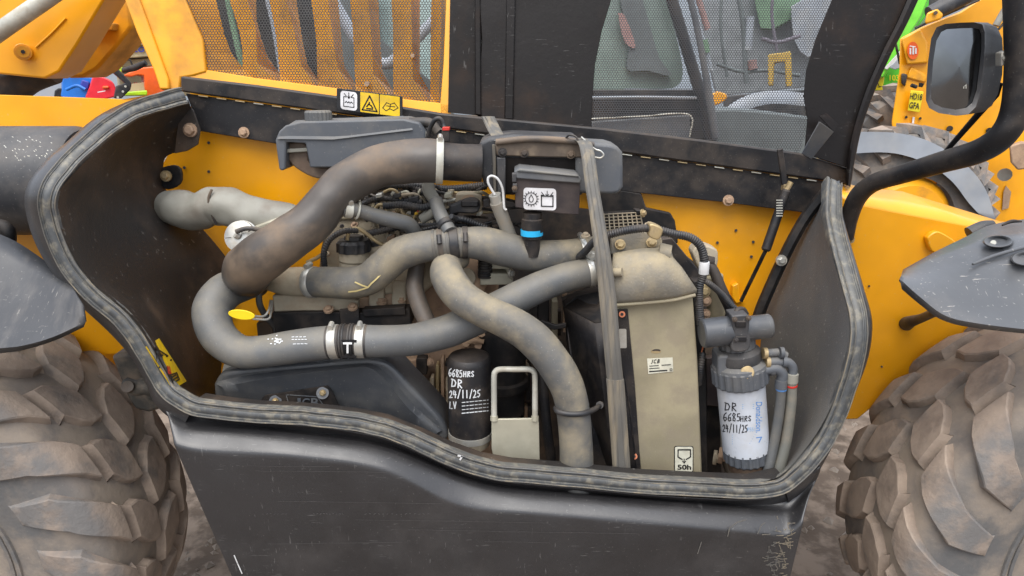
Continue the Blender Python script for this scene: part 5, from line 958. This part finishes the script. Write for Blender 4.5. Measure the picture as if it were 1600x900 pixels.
tube('guard_stay', [(1416,506,.385,11),(1424,502,.35,9),(1440,497,.30,7),(1458,489,.2,7),(1480,480,.05,7)], 'hose_dark', T, seg=14, label='short black stay entering the yellow plate'); tube('mudguard_pad', [(1515,366,.3,12),(1535,356,.3,11),(1552,352,.3,8)], 'plastic', T, seg=14)
# axle parts seen between the left wheel and the cowl
ax_ = poly('axle_housing', smooth_poly([(172,556),(200,552),(222,562),(240,590),(250,640),(210,640),(190,600)], 2), .22, .12, 'axle', T, bevel=.01, label='greasy axle housing between wheel and cowl'); tube('steering_rod', [(196,596,.16,8),(212,606,.15,12),(228,604,.15,13),(246,612,.16,11)], 'axle', ax_, seg=14, lump=.2); cyl('ball_joint', (199,604,.12), (207,607,.16), 9, 'soot_tan', ax_, seg=14)
box('underbody', (-.95, .62, .72), (1.0, 1.5, 1.0), 'soot_shade', T); box('axle_beam', (-1.1, .75, .45), (-.9, 1.6, .62), 'soot_shade', T)
ub = box('chassis_rail', (-1.9, .60, .75), (1.9, .66, 1.05), 'yellow_dirty', T)

# ================================================================ wheels
R0, LH, W = .574, .025, .40
PR = [(W / 2, R0), (.12, R0 - .001), (.06, R0 - .006), (.03, R0 - .014), (.010, R0 - .034), (-.002, R0 - .07), (-.008, R0 - .12), (-.004, R0 - .17), (.006, R0 - .22), (.016, R0 - .27), (.030, R0 - .31)]
PR = [(W / 2, R0)] + spline(PR[1:], 4)
PL = [0]
for a, b in zip(PR, PR[1:]): PL.append(PL[-1] + math.dist(a, b))
def prof(s, far=False):
    i = 0
    while i < len(PL) - 2 and PL[i + 1] < s: i += 1
    f = (s - PL[i]) / (PL[i + 1] - PL[i]); y = PR[i][0] * (1 - f) + PR[i + 1][0] * f; r = PR[i][1] * (1 - f) + PR[i + 1][1] * f
    dy, dr = PR[min(i + 1, len(PR) - 1)][0] - PR[max(i - 0, 0)][0], PR[min(i + 1, len(PR) - 1)][1] - PR[i][1]; L = math.hypot(dy, dr); ny, nr = dr / L, -dy / L
    if i == 0: ny, nr = 0, 1
    return (W - y, r, -ny, nr) if far else (y, r, ny, nr)
def lug_mesh(s0, s1, cfun, wfun, hfun, sgn, far=False, ns_=9):
    rows = []
    for i in range(-1, ns_ + 2):
        k = min(max(i, 0), ns_) / ns_; s = s0 + (s1 - s0) * k; y, r, ny, nr = prof(s, far); h = hfun(k) if 0 <= i <= ns_ else -.004
        row = []
        ex = .012 if not 0 <= i <= ns_ else 0
        for u, hh in ((-1.06, -.006), (-1.0, .86), (-.92, 1.0), (-.4, 1.0), (0, 1.0), (.4, 1.0), (.92, 1.0), (1.0, .86), (1.10, -.006)):
            th = (cfun(k) + u * (wfun(k) + (ex / .6 if abs(u) > .9 else 0))) * sgn; H = h * hh if h > 0 else h
            ss = s + (-ex if i < 0 else ex if i > ns_ else 0); y2, r2, ny2, nr2 = prof(max(0, min(ss, PL[-1])), far)
            yy, rr = y2 + ny2 * H, r2 + nr2 * H; row.append(Vector((math.sin(th) * rr, yy, math.cos(th) * rr)))
        rows.append(row)
    vs, fs = rings(rows, False, False); return mesh('tread_lug', vs, fs)
def wheel(cx, cz, y0, sgn, phase, label, steer):
    seg = 96; full = [(y, r) for y, r in reversed(PR)] + [(W - y, r) for y, r in PR[1:]]
    rows = []
    for j in range(seg):
        a = 2 * math.pi * j / seg; rows.append([Vector((math.sin(a) * r, y, math.cos(a) * r)) for y, r in full])
    rows.append(rows[0]); vs, fs = rings(rows, False, False); me = mesh('wheel', vs, fs)
    o = link('wheel', me, 'tyre', T, label, smooth=60, center=False); ROOTLOC[o] = Vector((cx, y0, cz)); o.location = Vector((cx, y0, cz)) - ROOTLOC[T]; o.rotation_euler = (0, 0, math.radians(steer))
    rim = [[Vector((math.sin(2 * math.pi * j / 48) * r, y, math.cos(2 * math.pi * j / 48) * r)) for j in range(48)] for y, r in ((.036, .275), (.024, .268), (.028, .25), (.07, .24), (.10, .23), (.11, .18), (.06, .16), (.05, .02))]
    r_ = loft('rim', rim, 'lug', None, closed=True, smooth=40); c = ROOTLOC[r_]; r_.parent = o; r_.location = c
    for y, r in ((.010, .325), (.004, .345)):   # raised bead lines on the sidewall
        t = loft('sidewall_ridge', [[Vector((math.sin(2 * math.pi * j / 64) * (r + dr), y + dy, math.cos(2 * math.pi * j / 64) * (r + dr))) for j in range(64)] for dy, dr in ((.006, -.006), (-.003, -.004), (-.003, .004), (.006, .006))], 'tyre', None, closed=True); t.parent = o; t.location = ROOTLOC[t]
    s_end = PL[-1]
    cf = lambda k: -.06 + .19 * min(k, .5) / .5 + .07 * max(0, k - .5) / .5; wf = lambda k: (.086 + .012 * k) if k < .5 else .092 - .03 * ((k - .5) / .5); hf = lambda k: LH * (1 if k < .42 else 1 - .8 * ((k - .42) / .58) ** 1.3)
    jn = lug_mesh(.128, .325, cf, wf, hf, sgn, ns_=14); jf = lug_mesh(.128, .325, cf, wf, hf, sgn, far=True, ns_=14)
    bw = lambda k: .108 - .045 * max(0, abs(k - .5) * 2 - .35)
    bn_ = lug_mesh(.010, .094, lambda k: -.05 + .10 * k, bw, lambda k: LH * .9, sgn, ns_=6); bf = lug_mesh(.010, .094, lambda k: -.05 + .10 * k, bw, lambda k: LH * .9, sgn, far=True, ns_=6)
    N_ = 20
    for me_, off, ct in ((jn, 0, N_), (jf, .5, N_), (bn_, .45, N_), (bf, .95, N_)):
        me_.materials.append(M['lug']); me_.polygons.foreach_set('use_smooth', [True] * len(me_.polygons)); me_.set_sharp_from_angle(angle=math.radians(24))
        for k in range(ct):
            a = 2 * math.pi * (k + off) / ct + phase
            q = bpy.data.objects.new('tread_lug', me_); col.objects.link(q); q.parent = o; q.rotation_euler = (0, a, 0)
    return o
wheel(-1.54, .585, -.02, -1, .09, 'muddy tractor-lug wheel beside the cowl and grey tank', 0)
wheel(1.54, .585, -.02, -1, .10, 'muddy tractor-lug wheel under the mudguard by the mirror', 0)

# ================================================================ machines behind
B1 = thing('telehandler', 'yellow telehandler end behind the wing mirror with a yellow number plate', 'telehandler', (2.6, 3.3, 0))
def bp(name, pts, Y, th, m, par=None, bevel=.01, **k): return poly(name, pts, Y, th, m, par or B1, bevel=bevel, dirv=(.62, 1, -.02), **k)
bp('body', [(1406,60),(1440,42),(1500,18),(1535,-4),(1560,-30),(1700,-30),(1700,420),(1540,400),(1530,290),(1524,258),(1500,246),(1470,238),(1410,215),(1394,206),(1393,190),(1405,110)], 3.0, .8, 'yellow')
bp('cover_plate', [(1408,60),(1438,45),(1449,66),(1450,98),(1417,101)], 2.96, .04, 'yellow'); bp('recess', [(1424,103),(1448,118),(1446,130),(1416,122)], 2.985, .02, 'yellow_dirty')
st_ = bp('round_sticker', [(1426.5 + 9 * math.cos(a * .393), 79 + 14 * math.sin(a * .393)) for a in range(16)], 2.95, .005, 'orange_paint', bevel=0); ribbon('emblem', [[(1422.5,76),(1422.5,84)],[(1427,74),(1427,84)],[(1431,76),(1431,83)]], 2.6, 'white', st_, at(2.945)); ribbon('emblem', [[(1422,72),(1430,73)]], 1.5, 'white', st_, at(2.945))
np_ = bp('number_plate', [(1423,141),(1443,143),(1437,176),(1418,173)], 2.96, .01, 'plate_yellow', bevel=.004, label='yellow two-line number plate')
pm_ = lambda x, y: P(x - (y - 158) * .16, y + (x - 1430) * .1, 2.955)
lettering('HD18', pm_, 'ink', np_, 1421, 146, 1440, 156, bold=.02); lettering('GFA', pm_, 'ink', np_, 1422, 160, 1438, 170, bold=.02)
tube('plate_lamp', [(1424,133,2.9,3),(1432,136,2.9,3)], 'black', B1, seg=8); tube('plate_lamp', [(1440,130,2.9,4),(1438,136,2.9,3)], 'black', B1, seg=8); bp('lamp_cluster', [(1408,114),(1418,116),(1414,136),(1408,130)], 2.97, .03, 'frame_black')
for x, y, r in ((1484,201,4.5),(1546,204,4.5),(1441,58,2),(1444,72,2),(1416,183,2),(1438,185,2)): cyl('bolt_hole', (x, y, 2.995), (x, y, 2.98), r, 'black', B1, seg=14)
tube('tow_loop', [(1410,196,2.96,2.5),(1412,208,2.95,2.5),(1424,215,2.95,2.5),(1432,210,2.95,2.5),(1432,199,2.96,2.5),(1420,195,2.96,2.5),(1410,196,2.96,2.5)], 'yellow_dirty', B1, seg=8); cyl('tow_pin', (1411,203,2.95), (1412,203,2.93), 4, 'soot_shade', B1, seg=10)
bp('hatch', [(1458,210),(1470,206),(1478,228),(1462,232)], 2.985, .02, 'yellow'); bp('reflector', [(1426,183),(1429,183),(1428,193),(1425,193)], 2.985, .02, 'white', bevel=0)
tube('bonnet_roll', [(1452,22,2.9,12),(1480,8,2.9,13),(1510,-6,2.9,12)], 'plastic', B1, seg=16); bp('hinge_ear', [(1445,34),(1448,20),(1465,13),(1474,22),(1470,30),(1446,38)], 2.85, .03, 'yellow'); cyl('ear_hole', (1462,20,2.845), (1462,20,2.83), 3, 'soot_shade', B1, seg=10)
tube('trim_line', [(1430,44,2.93,2),(1480,22,2.93,2),(1530,0,2.93,2)], 'soot_shade', B1, seg=6); tube('ram', [(1556,40,2.8,5),(1566,22,2.8,5),(1576,6,2.8,5)], 'sleeve', B1, seg=10); tube('hydraulic_line', [(1560,46,2.8,2),(1572,32,2.8,2),(1583,20,2.8,2)], 'soot_shade', B1, seg=8)
bp('rust_patch', [(1568,300),(1572,290),(1580,300),(1576,325),(1566,328)], 2.99, .01, 'rust', bevel=0)
hubp = bp('axle_hub', [(1578,228),(1596,222),(1620,225),(1620,262),(1590,266),(1580,255)], 2.7, .1, 'rust'); cyl('knuckle_bolt', (1570,273,2.9), (1570,273,2.85), 10, 'sleeve', B1, seg=12)
def arc(cx, cy, R1, R2, a0, a1, n=20): return [(cx + R1 * math.cos(math.radians(a0 + (a1 - a0) * i / n)), cy - R2 * math.sin(math.radians(a0 + (a1 - a0) * i / n))) for i in range(n + 1)]
o1 = spline([(1330,206),(1370,206),(1410,209),(1450,220),(1490,242),(1520,268),(1542,300),(1556,345)], 4); i1 = spline([(1330,240),(1370,238),(1400,240),(1430,248),(1460,262),(1490,286),(1512,315),(1530,335)], 4)
loft('mudguard', [[P(x, y, 2.6) for x, y in i1], [P(x, y, 2.56) for x, y in i1], [P(x, y, 2.56) for x, y in o1], [P(x, y, 2.95) for x, y in o1]], 'grey_paint', B1, solid=.01, smooth=30)
def far_wheel(px, py, Y, R, parent, sc_=1.0):
    c = P(px, py, Y); rows = []
    for y, r in ((0, .55), (-.02, .75), (.0, .93), (.05, 1), (.35, 1), (.4, .93)): rows.append([c + Vector((math.sin(a) * R * r, y, math.cos(a) * R * r)) for a in [2 * math.pi * j / 64 for j in range(64)]])
    wl_ = loft('wheel', rows, 'tyre', parent, closed=True, smooth=40); cylw('rim', c + Vector((0, .05, 0)), c + Vector((0, -.01, 0)), R * .5, 'yellow_dirty', wl_, seg=32, prof=[(0, 1.1), (.6, 1), (1, .9)])
    for k in range(22):
        a = 2 * math.pi * k / 22; vs = []
        for yy, da, rr in ((-.02, .05, .78), (.03, .02, 1.0), (.2, -.08, 1.02), (.2, .06, 1.02), (.03, .16, 1.0), (-.02, .16, .78)): vs.append(c + Vector((math.sin(a + da) * R * rr, yy, math.cos(a + da) * R * rr)))
        vs += [v + (v - c - Vector((0, (v - c).y, 0))).normalized() * .045 + (Vector((0, -.03, 0)) if i in (0, 5) else Vector()) for i, v in enumerate(vs)]
        link('tread_lug', mesh('tread_lug', vs, [(6, 7, 8, 9, 10, 11)] + [(i, (i + 1) % 6, 6 + (i + 1) % 6, 6 + i) for i in range(6)]), 'lug', wl_, smooth=0)
    return wl_
far_wheel(1416, 352, 2.62, .52, B1)
far_wheel(1425, 255, 4.0, .55, B1)
B2 = thing('telehandler', 'bright green telehandler seen past the edge of the raised bonnet', 'telehandler', (4.2, 5.5, 0))
def gp(name, pts, Y, th, m, **k): return poly(name, pts, Y, th, m, B2, bevel=.01, dirv=(.56, 1, -.02), **k)
gp('body', [(1300,-60),(1456,-60),(1450,20),(1436,40),(1412,60),(1408,110),(1396,160),(1372,200),(1350,212),(1320,212),(1330,100)], 5.0, .6, 'green_paint')
gp('boom', [(1440,-60),(1470,-60),(1440,24),(1380,120),(1366,122),(1400,50)], 4.8, .3, 'green_light'); gp('window', [(1381,107),(1410,75),(1412,88),(1386,109)], 4.78, .01, 'white'); gp('window', [(1390,106),(1412,82),(1412,104),(1398,109)], 4.77, .01, 'grey_paint')
tube('hydraulic_line', [(1399,66,4.7,1.8),(1402,80,4.7,1.8),(1406,100,4.7,1.8)], 'black', B2, seg=6)
gp('yellow_sticker', [(1371,121),(1382,120),(1379,141),(1367,141)], 4.98, .01, 'plate_yellow'); ribbon('emblem', [[(1371,128),(1374,136)],[(1373,136),(1377,135)]], 1.4, 'ink', B2, at(4.97))
lettering('103', at(4.98), 'plate_yellow', B2, 1390, 117, 1405, 126, bold=.02); gp('white_emblem', [(1352,186),(1362,168),(1374,167),(1370,187)], 4.98, .01, 'white'); ribbon('emblem', [[(1358,182),(1364,172),(1367,182),(1358,182)],[(1366,172),(1371,178)]], 1.2, 'grey_paint', B2, at(4.96))
tube('mudguard', [(1366,160,4.7,5),(1380,150,4.7,8),(1398,142,4.7,8)], 'grey_paint', B2, seg=10); 
gp('cab_post', [(1448,-60),(1600,-60),(1600,10),(1520,0),(1446,14)], 5.4, .2, 'plastic')
# ---- left background
B3 = thing('boom_lift', 'cream boom lift with dark lettering behind the yellow boom tower', 'boom lift', (-3.9, 6, 0))
def cp_(name, pts, Y, th, m, par, **k): return poly(name, pts, Y, th, m, par, bevel=.01, dirv=((pts[0][0] - 800) / 1080, 1, -.02), **k)
cp_('boom', [(150,96),(150,74),(180,68),(300,55),(300,84),(180,92)], 6.0, .5, 'cream_paint', B3); cp_('turret', [(168,96),(300,84),(300,100),(166,106)], 6.1, .6, 'cream_dark', B3); cp_('jib', [(170,72),(300,54),(300,60),(170,78)], 5.95, .3, 'cream_dark', B3)
lettering('JLG', at(5.98), 'ink_navy', B3, 203, 73, 226, 84, bold=.03, shear=.2); 
tube('hydraulic_line', [(180,96,5.8,1.2),(192,91,5.8,1.2),(203,94,5.8,1.2),(207,103,5.8,1.2)], 'black', B3, seg=6)
cp_('chassis', [(185,100),(300,94),(300,150),(190,150)], 6.4, 1.0, 'cream_dark', B3); ribbon('lettering', [[(205,130),(207,135)],[(210,129),(210,134)],[(213,129),(216,134)]], 1.5, 'red', B3, at(6.38))
B4 = thing('orange_machine', 'bright orange low machine behind the yellow chassis side', 'machine', (-3.4, 5.4, 0))
cp_('body', smooth_poly([(192,118),(210,110),(238,104),(260,120),(262,150),(228,150),(225,118),(205,120)], 2), 5.2, .5, 'orange_paint', B4); cp_('panel', [(196,132),(226,128),(228,150),(198,150)], 5.25, .5, 'cream_paint', B4); tube('rubber_track', [(192,110,5.0,4),(210,106,5.0,5),(228,98,5.0,4)], 'black', B4, seg=10)
cp_('beacon', [(172,105),(180,101),(192,105),(190,114),(176,114)], 5.3, .3, 'lime', B4); cp_('hi_vis_strip', [(195,144),(230,141),(230,149),(195,150)], 5.1, .05, 'lime', B4)
B5 = thing('red_machine', 'small glossy red machine cover next to the blue one', 'machine', (-3.9, 4.6, 0)); cp_('body', smooth_poly([(145,120),(160,120),(176,128),(181,140),(178,152),(136,156),(140,136)], 3), 4.6, .4, 'red_paint', B5); cp_('sticker', [(160,134),(170,134),(170,139),(160,139)], 4.58, .02, 'orange_paint', B5); ribbon('scratch_mark', [[(153,144),(164,142)]], 1.5, 'white', B5, at(4.55))
B6 = thing('blue_machine', 'blue machine with black hose beside the small red machine', 'machine', (-4.3, 4.6, 0)); cp_('body', smooth_poly([(98,120),(104,117),(130,120),(146,122),(150,138),(146,154),(100,156),(97,140)], 2), 4.7, .4, 'blue_paint', B6); cp_('panel', [(128,124),(140,128),(138,140),(124,138)], 4.66, .05, 'ink_navy', B6); tube('handle', [(104,140,4.6,2.5),(120,134,4.6,2.5),(134,140,4.6,2.5)], 'blue_paint', B6, seg=8)
B7 = thing('grey_cover', 'pale grey rounded machine cover under the boom end', 'machine', (-4.8, 4.6, 0)); cp_('body', smooth_poly([(50,150),(60,132),(78,118),(98,116),(104,156),(60,160)], 2), 4.9, .5, 'grey_paint', B7); cp_('wheel', smooth_poly([(86,142),(94,137),(100,144),(100,156),(86,156)], 2), 4.8, .1, 'black', B7)
B8 = thing('stabiliser_arm', 'black slanting steel arm with pale rivets between the red machine and the boom lift', 'machine', (-3.7, 4.4, 0)); cp_('arm', [(161,100),(168,93),(176,98),(206,130),(204,140),(190,154),(178,154),(182,134),(196,130)], 4.4, .12, 'frame_black', B8)
for x, y in ((196,135),(192,143),(184,152)): cyl('rivet', (x, y, 4.39), (x, y, 4.37), 1.8, 'pale', B8, seg=8)
# ---- machines far beyond the fine mesh
B9 = thing('telehandler', 'yellow machine front seen faintly through the fine black mesh', 'telehandler', (2.6, 6, 0)); cp_('carriage', [(1200,85),(1236,80),(1238,135),(1228,136),(1226,96),(1210,98),(1208,134),(1200,134)], 4.8, .2, 'amber_dim', B9); cp_('body', [(1130,150),(1262,140),(1290,260),(1130,260)], 5.2, .5, 'plastic', B9); cp_('yellow_patch', smooth_poly([(1108,150),(1120,143),(1136,148),(1132,158),(1112,166)], 2), 4.7, .2, 'yellow', B9)  # the last piece is a plain yellow part of the machine
loft('mudguard', [[P(x, y, 1.8) for x, y in spline([(1112,200),(1130,172),(1165,150),(1205,142),(1262,146),(1310,160)], 4)], [P(x, y, 1.8) for x, y in spline([(1122,205),(1140,184),(1170,168),(1205,160),(1262,164),(1310,178)], 4)], [P(x, y, 2.3) for x, y in spline([(1122,200),(1140,178),(1170,162),(1205,156),(1262,160),(1310,174)], 4)]], 'grey_paint', T, solid=.01, smooth=30)
BA = thing('combine_machine', 'green and red farm machine seen faintly through the fine black mesh', 'machine', (3, 9, 0)); cp_('body', [(1085,-60),(1320,-60),(1320,130),(1120,150),(1100,60)], 9, 1.5, 'purple_grey', BA)
cp_('panel', smooth_poly([(1176,-40),(1262,-40),(1256,10),(1230,34),(1188,44)], 2), 8.8, .3, 'green_dim', BA); cp_('panel', smooth_poly([(1236,10),(1300,-20),(1300,60),(1262,90),(1240,60)], 2), 8.6, .2, 'grey_paint', BA)
for i, (pts, r_, mm) in enumerate([([(1082,-40),(1092,0),(1106,46)], 5, 'pink'), ([(1066,-40),(1090,30),(1112,110)], 3, 'grey_paint'), ([(1130,-40),(1126,40),(1136,120)], 2.5, 'seat_grey'), ([(1146,-40),(1160,30),(1166,130)], 4, 'seat_grey'), ([(1172,26),(1170,52),(1168,78)], 7, 'grey_paint'), ([(1174,94),(1176,108)], 8, 'pink'), ([(1100,62),(1104,82)], 6, 'green_dim'), ([(1120,100),(1160,112),(1200,110),(1250,118)], 3, 'seat_grey'), ([(1190,60),(1215,66),(1250,56)], 3, 'purple_dark'), ([(1212,-40),(1206,20),(1214,80)], 2.5, 'purple_dark')]): tube('mast', [(p[0], p[1], 8.4, r_) for p in pts], mm, BA, seg=8)
BC = thing('container', 'pale teal container beyond the louvred side of the bonnet', 'container', (-2.5, 8, 0)); cp_('side_wall', [(455,-60),(900,-60),(900,110),(455,110)], 8, 2, 'glass_pale', BC); cp_('door', [(620,-60),(645,-60),(645,90),(620,90)], 7.95, .05, 'pink', BC)
for x, y, s in ((340,40,60),(360,20,50)): pass
BD = thing('green_machine', 'dark green machine behind the first louvre opening', 'machine', (-3, 7, 0)); cp_('body', [(320,-60),(350,-60),(352,14),(330,20)], 6.6, .5, 'green_dim', BD); cp_('frame', [(340,-60),(470,-60),(470,130),(330,130)], 7.2, .5, 'plastic_grey', BD)
